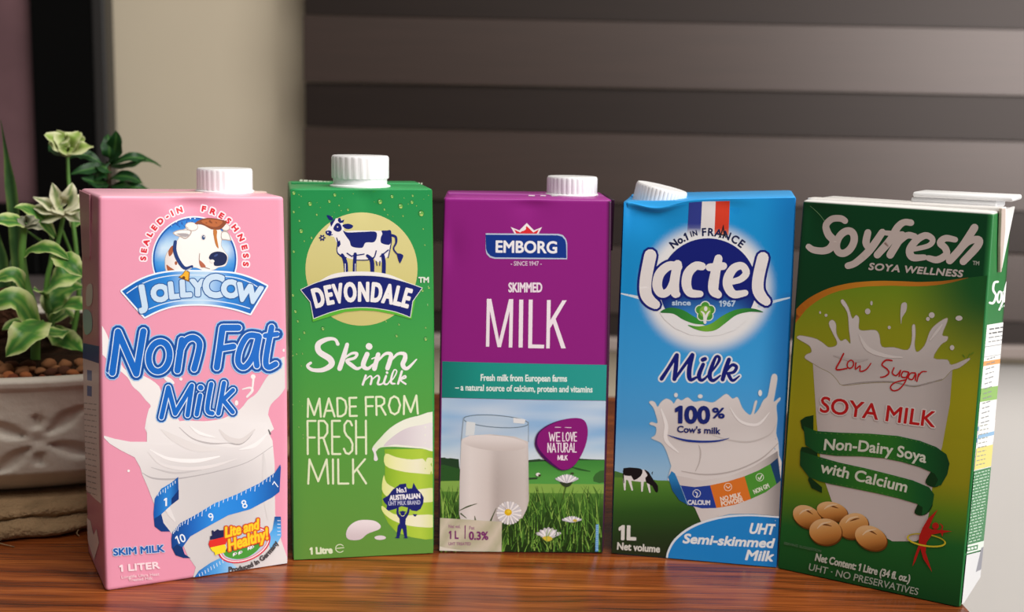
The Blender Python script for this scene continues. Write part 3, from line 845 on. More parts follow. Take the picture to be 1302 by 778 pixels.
A.part('brand_logo', 'round blue emblem with a cow head over a curved name banner', 0)
A.frame(145, 250, 4.863)
wh = 'f6e4ec'
A.text('SEALED-IN', 0, 0, 31, 'd8303c', outs=[(9, wh)], bold=3, sp=.62, arc=(497, 388, 302, 218, 1), fit=412)
A.text('FRESHNESS', 0, 0, 31, 'd8303c', outs=[(9, wh)], bold=3, sp=.62, arc=(497, 388, 302, 323, 1), fit=470)
cg = lambda x, y: mix(ramp([(125, '0f6cc4'), (200, '2a86d8'), (290, 'b9d8f0'), (330, 'cfe4f4'), (400, '5aa6e4'), (470, '0f78d0')], y), '0f78d0', sstep(40, 0, 252 - math.hypot(x - 497, y - 387)) * .6)
A.fill(A.ell(497, 387, 266, 266, 0, 64), 'e8f2fa'); A.fill(A.ell(497, 387, 258, 258, 0, 64), '0c56a8'); A.fill(A.ell(497, 387, 248, 248, 0, 64), cg)
ln = 'b9a9a2'
hd = [(430, 200), (480, 200), (520, 170), (600, 190), (660, 205), (668, 250), (662, 300), (685, 340), (705, 370), (690, 425), (645, 437), (615, 452), (560, 458), (510, 440), (480, 440), (440, 470), (330, 470), (312, 400), (325, 345), (365, 300), (395, 262)]
A.fill(cat_rom(hd, 4, True), ln); c0 = (510, 330)
A.fill(cat_rom([(x + (c0[0] - x) * .016, y + (c0[1] - y) * .016) for x, y in hd], 4, True), lambda x, y: mix('f4f0ec', 'ddd4cf', sstep(420, 320, x) * .8))
A.fill([(335, 335), (355, 305), (368, 308), (360, 350), (340, 368)], 'a85a38', smooth=3); A.fill([(322, 420), (345, 435), (375, 455), (370, 470), (335, 468)], 'a85a38', smooth=3); A.dot(381, 410, 8, 'a85a38', 12)
A.fill([(362, 222), (400, 205), (450, 203), (480, 212), (470, 240), (440, 262), (410, 250), (380, 240)], ln, smooth=3); A.fill([(370, 223), (405, 210), (450, 208), (472, 215), (463, 236), (440, 254), (412, 243), (385, 236)], 'f2eeea', smooth=3)
A.fill([(385, 228), (440, 226), (465, 236), (440, 250), (405, 240)], 'a9a2a4', smooth=3)
A.dot(480, 185, 41, ln, 28, .15); A.dot(480, 184, 37, 'efe9e4', 24, .15); A.dot(690, 190, 27, ln, 22); A.dot(690, 189, 23, 'efe9e4', 18)
A.fill([(665, 215), (700, 215), (720, 250), (722, 272), (690, 268), (662, 262)], ln, smooth=3); A.fill([(668, 222), (698, 222), (713, 250), (714, 265), (690, 262), (666, 256)], 'f2eeea', smooth=3)
A.fill([(500, 168), (540, 140), (600, 132), (690, 150), (682, 180), (650, 203), (600, 200), (545, 172)], '8a4a2c', smooth=4); A.fill([(540, 152), (600, 140), (670, 153), (640, 185), (590, 182)], 'b8683c', smooth=4)
A.fill([(612, 208), (636, 210), (634, 250), (645, 318), (625, 290)], 'c07838', smooth=3)
A.dot(552, 250, 15, 'd8d0d0', 18); A.dot(552, 252, 10, '34507c', 14); A.dot(555, 247, 3.5, 'f4f4f4')
A.fill([(585, 380), (600, 350), (640, 338), (680, 348), (698, 375), (688, 410), (660, 425), (620, 425), (612, 400)], '14224e', smooth=4); A.dot(604, 398, 15, 'efe9e4', 11); A.dot(628, 362, 14, '3a4c84', 6, -.5)
A.stroke([(528, 350), (526, 395), (545, 428), (590, 445)], [3, 4, 5, 3], '9a7a70'); A.fill([(526, 392), (550, 410), (565, 432), (540, 436), (528, 420)], 'b4664a', smooth=3)
A.stroke([(378, 278), (374, 330), (395, 390), (435, 440), (480, 430)], [20, 22, 22, 20, 16], '1c3a78')
bt = cat_rom([(48, 583), (150, 520), (250, 482), (370, 463), (497, 462), (620, 465), (745, 476), (845, 505), (943, 552)], 6)
bb = cat_rom([(840, 722), (740, 690), (620, 668), (500, 662), (380, 670), (280, 698), (188, 742)], 6)
ban = bt + bb
bg_ = lambda x, y: ramp([(120, '0d62b8'), (330, '2a86d8'), (470, 'a8cdee'), (560, 'b9d8f2'), (700, '2a86d8'), (880, '0d62b8')], x + .15 * (y - 560))
A.inkshape([ban], bg_, outs=[(10, 'e8f2fa')])
for off, a, b in ((0, (75, 597), (912, 575)),): pass
A.stroke([(78, 596), (160, 543), (255, 505), (372, 485), (497, 483)], 6, 'd4e6f6'); A.stroke([(497, 483), (620, 488), (740, 498), (835, 528), (910, 573)], 6, 'd4e6f6')
A.stroke([(175, 710), (280, 668), (380, 645), (500, 638), (620, 643), (740, 662), (836, 690)], 6, 'd4e6f6')
for ch, x, y, h, r_ in (('J', 188, 668, 118, -10), ('O', 290, 640, 92, -8), ('L', 372, 622, 92, -6), ('L', 440, 612, 92, -3), ('Y', 515, 606, 90, 0), ('C', 610, 614, 128, 2), ('O', 715, 616, 96, 6), ('W', 822, 645, 98, 11)):
    A.text(ch, x, y, h, 'c6dcf0', outs=[(6, '2d5f9e')], bold=10, rot=r_)
A.fill([(440, 450), (466, 465), (462, 525), (395, 497), (420, 478)], '8a5a1a'); A.fill([(440, 456), (460, 468), (456, 515), (405, 494), (424, 478)], 'f0b030'); A.dot(428, 500, 10, '6a4012')
A.stroke([(445, 455), (475, 440)], 7, 'b8c0cc')

A.part('product_name', 'blue Non Fat Milk lettering with pale outlines', 12)
A.frame(120, 400, 5.188)
S1 = [([(118, 383), (155, 112), (275, 388), (322, 108)], 40, 0), (oval(A, 425, 275, 68, 98, 10), 38, 3),
      ([(545, 365), (575, 165)], 40, 0), ([(560, 240), (600, 170), (650, 150), (688, 180), (685, 240), (655, 355)], 38),
      ([(805, 345), (843, 85), (948, 85)], 40, 0), ([(826, 222), (915, 208)], 38, 0),
      ([(1080, 140), (1010, 140), (960, 220), (945, 310), (985, 345), (1040, 280), (1080, 150)], 36), ([(1085, 145), (1065, 260), (1070, 335)], 36),
      ([(1168, 82), (1130, 290), (1145, 345), (1195, 325)], 36), ([(1125, 138), (1205, 128)], 30, 0)]
S2 = [([(440, 675), (485, 478), (530, 650), (640, 465), (612, 660)], 28, 0), ([(695, 530), (672, 655)], 28, 0), ([(697, 478), (700, 480)], 34, 0),
      ([(768, 455), (742, 620), (775, 648)], 28), ([(852, 448), (815, 648)], 28, 0), ([(912, 495), (845, 560), (910, 640)], 27, 0)]
for S, x in ((S1, 1.), (S2, .8)):
    logo(A, S, [((1, 62 * x), '9cc4ea'), ((1, 48 * x), '0f4e9e'), ((1, 14), 'd6e6f6'), ((1, 2), '1467c4')])
A.flush()

# side panel of the pink carton
A = Art(PK['root'], PK['left']); A.frame(0, 0, 1)
A.part('side_print', 'small print on a white side panel')
A.fill([(100, 452), (128, 462), (128, 560), (130, 640), (122, 634), (100, 612)], 'e6dcd8')
A.fill([(98, 434), (128, 440), (128, 462), (98, 452)], '2c4f8c'); A.fill([(113, 470), (119, 471), (119, 484), (113, 483)], '3a62a8'); A.fill([(113, 490), (119, 491), (119, 504), (113, 503)], '3a62a8')
for k in range(17): scribble(A, 108, 512 + k * 7, 125, 514 + k * 7.2, 1.3, 'a39a98', k, (3, 6), 1.2)
A.fill([(108, 655), (116, 662), (120, 680), (124, 672), (127, 690), (120, 712), (113, 690)], 'e8dedb')
A.fill([(108, 395), (118, 398), (119, 420), (110, 424)], '8fb4b8', smooth=3); A.fill([(112, 365), (119, 362), (119, 385), (112, 388)], 'cfc6c4', smooth=3)
A.flush()

# ------------------------------------------------------------------ green carton print
A = Art(GR['root'], GR['front'])
A.part('panel_print', 'green printed ground with droplets')
A.frame(0, 0, 1)
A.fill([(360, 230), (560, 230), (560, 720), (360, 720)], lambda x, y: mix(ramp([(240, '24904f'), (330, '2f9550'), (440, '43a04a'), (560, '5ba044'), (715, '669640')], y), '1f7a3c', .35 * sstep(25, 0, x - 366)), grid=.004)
A.frame(360, 190, 4.86)
rnd = random.Random(4)
drops = [(65, 268, 13), (165, 335, 15), (285, 320, 11), (318, 280, 12), (480, 297, 12), (510, 345, 10), (598, 322, 17), (672, 290, 12), (725, 350, 17), (795, 325, 12), (852, 395, 20), (740, 410, 7), (625, 370, 8),
         (110, 503, 15), (207, 402, 8), (65, 385, 9), (175, 545, 9), (935, 440, 14), (865, 490, 6), (400, 372, 9), (345, 345, 6), (800, 285, 8), (875, 590, 6), (130, 565, 6), (65, 630, 9), (100, 440, 7), (508, 297, 8)]
drops += [(60, 900, 10), (90, 1060, 9), (75, 1000, 11), (130, 1130, 10), (245, 1105, 13), (100, 1170, 8), (700, 1150, 10), (880, 1170, 13), (860, 870, 10), (900, 850, 12), (895, 960, 9), (715, 1080, 7), (635, 1060, 7), (880, 1100, 7)]
drops += [(rnd.uniform(40, 130), rnd.uniform(1200, 1900), rnd.uniform(4, 7)) for _ in range(12)] + [(rnd.uniform(60, 900), rnd.uniform(250, 420), rnd.uniform(3, 5)) for _ in range(22)]
for x, y, r in drops:
    if not 40 + r < x < 920 - r: continue
    A.p.layer = 2; A.dot(x, y, r, '2a7a3a', r * 1.15, n=9, up=False); A.p.layer = 3; A.dot(x + r * .12, y + r * .1, r * .72, '6aae52', r * .85, n=8, up=False)
    A.p.layer = 4; A.dot(x + r * .15, y + r * .5, r * .5, 'b9cc72', r * .28, n=7, up=False); A.dot(x - r * .25, y - r * .35, r * .2, 'e8eec0', n=6, up=False)

A.part('brand_logo', 'cream disc with a blue and white cow above a curved name banner', 6)
A.frame(360, 190, 4.86)
A.fill(A.ell(484, 738, 346, 349, 0, 72), lambda x, y: mix('d9d190', 'cfc67e', sstep(400, 1000, y)))
NV, WH = '1a2470', 'efecec'
# cow: white body, navy patches
A.fill([(330, 540), (345, 525), (370, 505), (450, 500), (600, 502), (660, 500), (668, 560), (662, 610), (648, 660), (630, 672), (600, 700), (575, 690), (555, 665), (520, 678), (440, 680), (390, 668), (345, 650), (330, 620), (335, 575)], WH)
A.fill([(262, 505), (300, 450), (325, 425), (360, 430), (372, 470), (380, 510), (360, 560), (330, 575), (315, 540), (285, 532)], WH)
A.fill([(370, 500), (400, 512), (500, 508), (570, 508), (578, 540), (560, 572), (510, 575), (490, 605), (450, 606), (420, 595), (410, 565), (385, 530)], NV, smooth=4)
A.fill([(608, 502), (640, 500), (662, 498), (668, 520), (662, 580), (640, 588), (605, 575), (603, 545), (613, 520)], NV, smooth=4)
A.fill([(310, 485), (330, 455), (352, 460), (362, 490), (345, 508), (320, 502)], NV, smooth=4); A.dot(336, 478, 4, WH)
A.fill([(270, 405), (295, 412), (310, 432), (290, 438), (275, 422)], NV, smooth=3); A.fill([(365, 468), (400, 458), (432, 470), (420, 488), (390, 490)], NV, smooth=3)
A.fill([(340, 425), (352, 420), (360, 440), (378, 432), (372, 450), (350, 455), (338, 440)], NV); A.fill([(290, 450), (325, 425), (318, 440), (296, 478)], NV)
A.fill([(262, 505), (285, 500), (300, 508), (292, 530), (268, 525)], NV, smooth=3); A.dot(276, 512, 4, WH); A.stroke([(285, 532), (305, 525)], 5, NV)
A.stroke([(330, 545), (338, 575), (332, 620), (345, 648), (390, 668)], [5, 9, 5, 8, 6], NV); A.fill([(332, 575), (350, 560), (355, 585), (342, 605)], NV)
A.stroke([(665, 515), (668, 570), (655, 640), (648, 668)], 6, NV); A.stroke([(440, 682), (520, 682), (560, 665)], 6, NV)
for s, w in (([(365, 650), (385, 700), (390, 790)], [18, 26, 22]), ([(445, 645), (442, 700), (440, 790)], [20, 22, 22]), ([(520, 655), (548, 690), (550, 790)], [18, 26, 22]), ([(615, 650), (622, 700), (620, 790)], [20, 24, 24])):
    A.stroke(s, w, NV)
for s in ([(352, 655), (368, 665)], [(430, 655), (470, 650), (500, 645)], [(395, 640), (425, 660)], [(575, 625), (565, 660), (548, 680)], [(600, 660), (650, 620)]): A.stroke(s, 7, NV)
A.stroke([(575, 690), (580, 715)], 6, NV); A.stroke([(598, 690), (596, 715)], 6, NV); A.stroke([(383, 705), (384, 785)], 5, WH); A.stroke([(445, 705), (444, 785)], 4, WH)
A.stroke([(668, 528), (695, 540), (698, 575), (682, 610), (700, 640), (722, 655)], [14, 15, 12, 9, 9, 12], NV)
A.fill([(705, 640), (740, 650), (738, 670), (722, 702), (715, 690), (708, 670)], NV, smooth=2)
for k in range(6):
    a = k * math.pi / 3; A.dot(242 + 13 * math.cos(a), 545 + 13 * math.sin(a), 8, NV, 5, a, up=(k == 0), n=8)
A.dot(242, 545, 5, 'e8e0a0')
A.frame(360, 330, 4.575)
A.fill(cat_rom([(200, 130), (300, 80), (455, 68), (600, 82), (720, 130)], 6) + [(455, 140)], WH)
dv_t = cat_rom([(104, 175), (200, 132), (330, 100), (455, 92), (580, 100), (700, 128), (806, 165)], 6)
dv_b = [(752, 240), (738, 332)] + cat_rom([(738, 332), (650, 300), (540, 280), (455, 275), (360, 282), (270, 305), (178, 340)], 6) + [(160, 245)]
A.fill([(160, 250), (172, 360), (270, 330), (360, 302), (455, 293), (540, 297), (650, 318), (745, 345), (768, 235)], '5fb83a')
A.inkshape([dv_t + dv_b], NV, outs=[(4, 'e4e6dc')])
A.text('DEVONDALE', 0, 0, 105, 'f0eeee', bold=6, sp=.08, arc=(455, 1150, 912, 270, 1), fit=545)
A.text('TM', 818, 132, 30, 'dfe8d8', bold=2, fit=62)

A.part('product_name', 'white script Skim milk lettering', 5)
w = 'f2eeee'
S = [([(318, 490), (300, 462), (255, 462), (205, 490), (210, 535), (270, 575), (280, 610), (230, 640), (170, 640), (142, 618), (160, 600)], [20, 17, 24, 32, 34, 36, 34, 26, 20, 18, 16]),
     ([(372, 492), (352, 560), (328, 632)], [22, 28, 28]), ([(345, 580), (395, 545), (428, 545), (415, 570), (370, 585), (395, 610), (430, 632), (465, 615)], [10, 14, 18, 16, 18, 24, 18, 8]),
     ([(488, 548), (465, 610), (490, 632), (525, 605)], [28, 28, 20, 10]), ([(498, 502), (500, 504)], 38, 0),
     ([(530, 632), (552, 550)], [28, 26], 0), ([(545, 595), (590, 548), (625, 548), (622, 580), (606, 630)], [10, 16, 22, 27, 27]), ([(618, 595), (665, 548), (705, 548), (708, 575), (695, 610), (720, 632), (775, 580)], [10, 16, 22, 27, 27, 20, 8]),
     ([(540, 565), (515, 575)], 8)]
logo(A, S, [((1, 0), w)])
S = [([(462, 725), (480, 672)], 13, 0), ([(475, 700), (505, 675), (515, 690), (508, 722)], [6, 9, 12, 13]), ([(512, 700), (545, 673), (558, 685), (550, 720), (572, 722), (590, 700)], [6, 9, 12, 13, 9, 6]),
     ([(598, 675), (586, 715), (606, 722), (628, 690)], [13, 13, 9, 6]), ([(603, 655), (604, 656)], 15, 0), ([(612, 715), (640, 690), (660, 650), (645, 640), (630, 680), (628, 715), (650, 720)], [6, 7, 8, 8, 12, 13, 8]),
     ([(690, 648), (668, 720)], 13, 0), ([(672, 698), (705, 675), (712, 685), (682, 698), (712, 722)], [7, 9, 10, 10, 11])]
logo(A, S, [((1, 0), w)])

A.part('slogan_text', 'thin pale capitals on green', 5)
A.frame(360, 480, 4.86)
pl = 'e6f0cc'
for t, x0, x1, y, h in (('MADE', 152, 455, 238, 112), ('FROM', 512, 832, 226, 112), ('FRESH', 152, 512, 470, 205), ('MILK', 155, 512, 653, 150)):
    A.text(t, (x0 + x1) / 2, y, h, pl, w=12.5, fit=(x1 - x0), rot=-1.6 if t in ('MADE', 'FROM') else -.5)

A.part('jug_print', 'striped lime jug pouring milk', 5)
A.frame(360, 480, 4.86)
lime = lambda x, y: ramp([(610, '7fae2c'), (720, 'a4c93c'), (850, 'b3d246'), (930, '95bd38')], x)
pale = lambda x, y: ramp([(610, 'dfe88e'), (700, 'eff0b8'), (830, 'f0efd2'), (930, 'dfe6a0')], x)
A.fill([(625, 440), (940, 440), (940, 995), (880, 1000), (790, 985), (700, 955), (650, 900), (615, 830), (608, 730), (628, 600), (630, 500)], lime, smooth=0)
for a in ([(632, 468), (700, 490), (800, 505), (940, 498), (940, 590), (830, 590), (720, 575), (630, 540)], [(622, 600), (640, 650), (720, 690), (830, 690), (940, 685), (940, 760), (840, 770), (720, 760), (650, 740), (610, 690)],
          [(612, 790), (680, 840), (780, 850), (940, 850), (940, 920), (840, 922), (740, 905), (660, 870), (614, 825)]):
    A.fill(cat_rom(a, 3, True), pale)
A.fill(cat_rom([(550, 432), (600, 370), (660, 310), (740, 262), (830, 236), (945, 224), (945, 440), (860, 438), (760, 430), (680, 425), (600, 430), (570, 455)], 4, True), lambda x, y: mix('eef2e2', 'dfeccf', sstep(700, 560, x)))
A.fill(cat_rom([(620, 420), (680, 360), (760, 312), (850, 292), (945, 286), (945, 430), (860, 428), (760, 418), (690, 412)], 4, True), lambda x, y: mix('d8cfd6', 'e8e4e6', sstep(700, 900, x)))
A.stroke([(560, 440), (568, 470), (572, 500)], [22, 14, 26], 'e9e6e6')
A.frame(360, 590, 5.985)
A.fill([(478, 530), (495, 480), (540, 440), (600, 422), (690, 428), (738, 460), (735, 490), (690, 510), (640, 530), (590, 570), (530, 577), (490, 565)], lambda x, y: mix('efe6ea', 'd6c8ce', sstep(420, 570, y)), smooth=4)
A.dot(738, 558, 44, 'e2d8de', 17)
ns = NV
A.fill([(757, 262), (800, 235), (835, 190), (870, 165), (888, 150), (935, 145), (938, 170), (950, 185), (980, 183), (992, 140), (1003, 160), (1020, 190), (1050, 220), (1070, 255), (1065, 300), (1045, 340), (1015, 357), (975, 350), (955, 330), (900, 318), (850, 340), (800, 352), (785, 340), (790, 310), (770, 290)], ns)
A.fill([(985, 378), (1020, 380), (1008, 398), (997, 396)], ns)
A.text('No.1', 902, 213, 36, 'e8e8ee', bold=2, rot=-6, fit=78); A.text('AUSTRALIAN', 928, 265, 36, 'e8e8ee', bold=2.5, rot=-4, fit=235); A.text('UHT MILK BRAND', 922, 308, 30, 'b8bcd8', bold=1, rot=-2, fit=245)
A.stroke([(872, 325), (872, 375), (895, 405)], [14, 18, 24], ns); A.stroke([(958, 325), (948, 370), (925, 405)], [14, 18, 24], ns)
A.dot(909, 372, 17, ns, 19); A.dot(909, 362, 26, ns, 6); A.fill([(885, 395), (935, 395), (930, 450), (938, 490), (878, 490), (886, 450)], ns)
A.stroke([(888, 470), (876, 540), (872, 555)], [32, 24, 18], ns); A.stroke([(922, 470), (930, 530), (935, 555)], [32, 24, 18], ns); A.fill([(850, 560), (870, 545), (890, 562)], ns); A.fill([(915, 562), (935, 545), (950, 562)], ns)

A.part('volume_text', 'small one litre lettering', 5)
A.text('1 Litre', 290, 680, 48, 'e2eccc', bold=4, rot=-3, fit=172)
A.stroke(A.ell(432, 640, 32, 30, 0, 24, 40, 320), 6, 'e2eccc'); A.stroke([(408, 640), (462, 634)], 6, 'e2eccc')
A.flush()
# lid print: pale lettering row and a seal tab
A = Art(GR['root'], Panel(lambda u, v, l: Vector((u, v, GR['H'] + l + .0001)), GR['W']))
A.p.dent = lambda u, v: 0.
A.frame(0, 0, 1); A.part('lid_print', 'row of pale lettering on the lid')
scribble(A, 381, 229.5, 421, 232, 2.4, 'd8e8d0', 3, (3, 7), 1.2)
A.part('lid_print', 'row of pale lettering on the lid')
scribble(A, 499, 232.5, 537, 233.5, 2.2, 'd8e8d0', 5, (3, 7), 1.2)
A.flush()

# ------------------------------------------------------------------ purple carton print
A = Art(PU['root'], PU['front'])
A.frame(555, 240, 4.322)
A.part('brand_logo', 'blue name plate with a red and white crown', 0)
A.fill([(408, 210), (455, 228), (496, 188), (536, 228), (580, 210), (552, 262), (438, 262)], 'f0e6ea'); A.fill([(428, 224), (460, 240), (496, 205), (532, 240), (562, 224), (545, 262), (446, 262)], 'dc2c36')
A.fill([(270, 244)] + [(670, 247), (695, 254), (712, 275), (718, 300), (718, 387)] + [(320, 384), (293, 377), (275, 358), (270, 335)], 'b8c6dc')
A.fill([(270, 252)] + [(664, 255), (690, 262), (707, 282), (712, 305), (714, 380)] + [(322, 376), (296, 368), (280, 350), (272, 330)], '12378c')
A.text('EMBORG', 493, 350, 62, 'f0eef2', bold=2.6, rot=.8, fit=345)
A.text('- SINCE 1947 -', 493, 421, 23, 'd8b8d4', bold=.8, fit=172)
A.part('product_name', 'white condensed skimmed milk lettering', 0)
A.text('SKIMMED', 488, 566, 50, 'f0e2ee', bold=2, fit=186)
A.frame(555, 370, 5.187)
nm = 'f4eaf2'
for P in ([(326, 365), (332, 50), (362, 50), (413, 320), (478, 52), (506, 52), (500, 370), (476, 370), (482, 130), (425, 368), (402, 368), (352, 130), (348, 365)], [(545, 55), (572, 55), (568, 370), (541, 370)],
          [(608, 55), (634, 55), (630, 350), (710, 352), (708, 376), (604, 374)], [(728, 58), (753, 58), (750, 190), (830, 60), (858, 60), (785, 182), (852, 376), (822, 376), (768, 212), (748, 245), (746, 376), (723, 376)]):
    A.fill(P, nm, up=False)
A.part('slogan_band', 'teal band with white handwriting', 0)
A.fill([(20, 463), (1135, 487), (1128, 722), (20, 702)], lambda x, y: ramp([(30, '157a70'), (300, '1d968a'), (1100, '2a9e96')], x), grid=.004)
A.text('Fresh milk from European farms', 575, 592, 42, 'e6f2ee', bold=1.6, rot=.6, fit=572)
A.text('– a natural source of calcium, protein and vitamins', 577, 660, 40, 'e6f2ee', bold=1.4, rot=.9, fit=905)

A.part('meadow_print', 'meadow scene with sky, hills, grass and daisies', 0)
A.frame(555, 500, 3.535)
def sky(x, y):
    c = ramp([(20, 'a4c4e4'), (90, '9cc2e8'), (170, '84b4e2'), (240, 'a8cbe8'), (300, 'd0e0ea')], y)
    n = .5 + .5 * math.sin(x * .011 + 1.7 * math.sin(y * .03) + .9) * math.sin(y * .045 + x * .004)
    return mix(c, 'e4ecf2', .55 * n * sstep(60, 120, y + 60))
A.fill([(0, 20), (765, 34), (755, 420), (0, 420)], sky)
A.fill([(0, 290), (40, 288), (100, 295), (110, 420), (0, 420)], '24432a'); A.fill([(0, 330), (30, 320), (110, 340), (110, 400), (0, 400)], '2c5a2a')
A.fill([(400, 300), (460, 293), (500, 300), (640, 292), (700, 296), (760, 298), (760, 420), (400, 420)], '2c4a30'); A.fill([(400, 308), (520, 302), (640, 300), (760, 300), (758, 420), (400, 420)], lambda x, y: mix('3f8a3c', '55a048', sstep(300, 390, y)))
A.stroke([(600, 328), (640, 340), (690, 350)], [4, 9, 4], '2c5a2c'); A.stroke([(415, 382), (450, 380)], 9, '2c4a2c'); A.fill([(705, 395), (715, 360), (758, 345), (758, 400)], '3a6a34', smooth=2)
A.fill([(0, 395), (110, 392), (410, 405), (758, 408), (758, 470), (0, 480)], '86b050')
A.fill([(0, 440), (758, 450), (750, 725), (0, 715)], lambda x, y: ramp([(440, '5a8a38'), (520, '2f5620'), (600, '233f1a'), (720, '1c3414')], y))
rnd = random.Random(11)
cols = ['1f3a14', '2c5220', '3f6f28', '5a8f34', '76a844', '93b956', '2a4a1c']
blades = sorted([(rnd.uniform(14, 745), rnd.uniform(470, 730)) for _ in range(720)], key=lambda b: b[1])
for i, (x, y) in enumerate(blades):
    h = rnd.uniform(40, 95); lean = rnd.gauss(0, 22); w = rnd.uniform(3, 7)
    ytop = max(y - h, 415)
    if i % 60 == 0: A.up()
    q = [(x, min(y, 712)), (x + lean * .35, (y + ytop) / 2), (x + lean, ytop)]
    if not all(12 < a[0] < 746 - (a[1] - 400) * .02 for a in q): continue
    c = rnd.choice(cols); L = [s_ for s_ in cat_rom(q, 3)]; n = len(L); P1, P2 = [], []
    for k, (a, b) in enumerate(L):
        ww = w * (1 - k / (n - 1)) / 2 + .3; P1.append((a - ww, b)); P2.append((a + ww, b))
    A._add([A._uv(*p) for p in P1 + P2[::-1]], [(k, k + 1, 2 * n - 2 - k, 2 * n - 1 - k) for k in range(n - 1)], c)
A.part('glass_print', 'tall glass of milk in the grass')
A.fill([(120, 108), (150, 98), (270, 94), (380, 104), (414, 124), (412, 260), (112, 260)], lambda x, y: mix(sky(x, y), 'c6d6e0', .35), smooth=0)
gm = lambda x, y: mix(ramp([(104, 'd2ccca'), (150, 'e6e0dd'), (230, 'd8d0cc'), (270, 'b8afab'), (330, 'c4bcb8'), (400, 'd0c9c5'), (415, 'bcb4b0')], x), 'eae4e2', .35 * sstep(420, 200, y))
A.fill([(112, 205), (150, 188), (240, 182), (350, 192), (412, 215), (415, 480), (405, 520), (385, 560), (300, 575), (110, 575), (102, 540), (104, 400)], gm)
A.fill(A.ell(262, 222, 146, 34, 4, 40), lambda x, y: mix('e8e2e0', 'cfc6c2', sstep(190, 260, y)))
A.stroke(oval(A, 267, 124, 146, 27, 4, 40), 4, '6f8496', smooth=0, caps=False); A.stroke([(122, 112), (112, 210)], 3, '9aa9b4'); A.stroke([(413, 126), (413, 215)], 3, '8a9aa8')
A.fill([(135, 125), (175, 130), (170, 185), (130, 190)], 'dfe7ea'); A.fill([(345, 108), (400, 115), (395, 135), (345, 130)], 'e6eaec')
for q in ([(105, 525), (140, 508), (182, 494)], [(110, 540), (135, 560)], [(175, 570), (172, 550)], [(242, 575), (268, 515)]): A.stroke(q, [3, 6, 2][:len(q)] if len(q) == 3 else [7, 2], '3c4f24')
A.part('daisy_print', 'white daisies and a bee among the grass')
def daisy(x, y, r, ry, n, rot=0., tilt=None):
    for ring in range(2):
        A.up()
        for k in range(n):
            a = 6.2832 * k / n + ring * 3.1416 / n
            A.stroke([(x + .2 * r * math.cos(a), y + .2 * ry * math.sin(a)), (x + r * math.cos(a), y + ry * math.sin(a))], [3, r * .2], 'f4f2f2' if ring else 'd2d0d6', up=False, smooth=0)
daisy(326, 536, 52, 48, 13); A.dot(322, 533, 17, 'e2b81c', 15); A.dot(325, 529, 9, 'f0d040', 7)
A.stroke([(582, 415), (572, 455), (570, 470)], 6, '4a6a2c')
for k in range(11): A.stroke([(584, 408), (538 + 9.5 * k, 382 - 16 * math.sin(k / 10 * 3.14))], [4, 9], 'f2f1f3' if k % 2 else 'c9c9d2', up=k % 3 == 0, smooth=0)
A.fill([(556, 395), (585, 402), (612, 396), (602, 412), (584, 420), (564, 410)], '33402c', smooth=2)
for k in range(13): A.stroke([(500, 655), (452 + 8.5 * k, 628 - 22 * math.sin(k / 12 * 3.14) + (6 if k % 2 else 0))], [6, 12], 'f2f0f2' if k % 2 else 'c8c6ce', up=k % 3 == 0, smooth=0)
A.dot(497, 652, 24, 'd8c040', 12); A.stroke([(462, 640), (500, 668), (540, 645)], 6, '3a5a24')
for k in range(9): A.stroke([(608, 578), (568 + 10 * k, 566 - 12 * math.sin(k / 8 * 3.14))], [4, 9], 'f0eff2' if k % 2 else 'c9c9d2', up=k % 3 == 0, smooth=0)
A.dot(622, 570, 10, 'cdb84a', 6)
for k in range(40):
    x = rnd.uniform(420, 735); y = rnd.uniform(640, 712); l = rnd.uniform(-25, 25)
    A.stroke([(x, y), (x + l * .4, y - 22), (x + l, y - rnd.uniform(35, 60))], [4, 3, 1], rnd.choice(cols[2:]), up=k % 8 == 0, smooth=2, caps=False)
A.dot(456, 362, 10, 'e6e4e0', 8); A.dot(463, 366, 6, '3a3020', 5); A.dot(610, 358, 8, '3c4a30', 5)
A.part('guitar_pick_badge', 'purple rounded badge with thin white capitals')
A.fill([(442, 215), (455, 175), (500, 140), (560, 118), (620, 110), (660, 120), (678, 160), (672, 220), (645, 285), (610, 330), (565, 345), (525, 325), (480, 290), (450, 250)], '4a1258', smooth=5)
A.fill([(452, 212), (465, 172), (510, 140), (565, 118), (622, 109), (662, 119), (679, 158), (673, 220), (646, 284), (610, 328), (568, 341), (532, 320), (490, 282), (460, 245)], '8a1a78', smooth=5)
A.stroke([(532, 150), (605, 152)], 3, 'e6cfe2')
A.text('WE', 530, 212, 38, 'f2e4f0', w=4.6, fit=48); A.text('LOVE', 598, 212, 38, 'f2e4f0', w=4.6, fit=62); A.text('NATURAL', 564, 262, 40, 'f2e4f0', w=4.6, fit=128); A.text('MILK', 566, 297, 20, 'f2e4f0', w=4.2, fit=42)
A.part('contents_label', 'translucent pale label with purple figures')
A.fill([(8, 558), (294, 575), (292, 713), (8, 706)], lambda x, y: mix('b9b79a', 'd4cbb8', .5 + .5 * math.sin(x * .06 + y * .05 + 2 * math.sin(x * .02))))
A.frame(555, 640, 9.72)
pt = '7c3070'
A.text('Net vol.', 222, 300, 42, '9a6288', bold=1, fit=150); A.text('Fat', 435, 318, 42, '9a6288', bold=1, fit=70); A.text('1 L', 212, 432, 95, pt, bold=4, fit=120); A.text('0.3%', 520, 442, 95, pt, bold=5, fit=240)
A.stroke([(355, 270), (352, 430)], 12, pt); A.text('UHT TREATED', 286, 512, 36, '9a6288', bold=1, fit=280)
A.fill([(25, 520), (110, 545), (330, 578), (560, 585), (25, 578)], 'e4ddd0')
A.part('edge_print', 'small blue code strip at the lower right edge')
A.frame(665, 580, 5.56)
A.fill([(515, 480), (534, 478), (532, 670), (510, 672)], '5aa0d8')
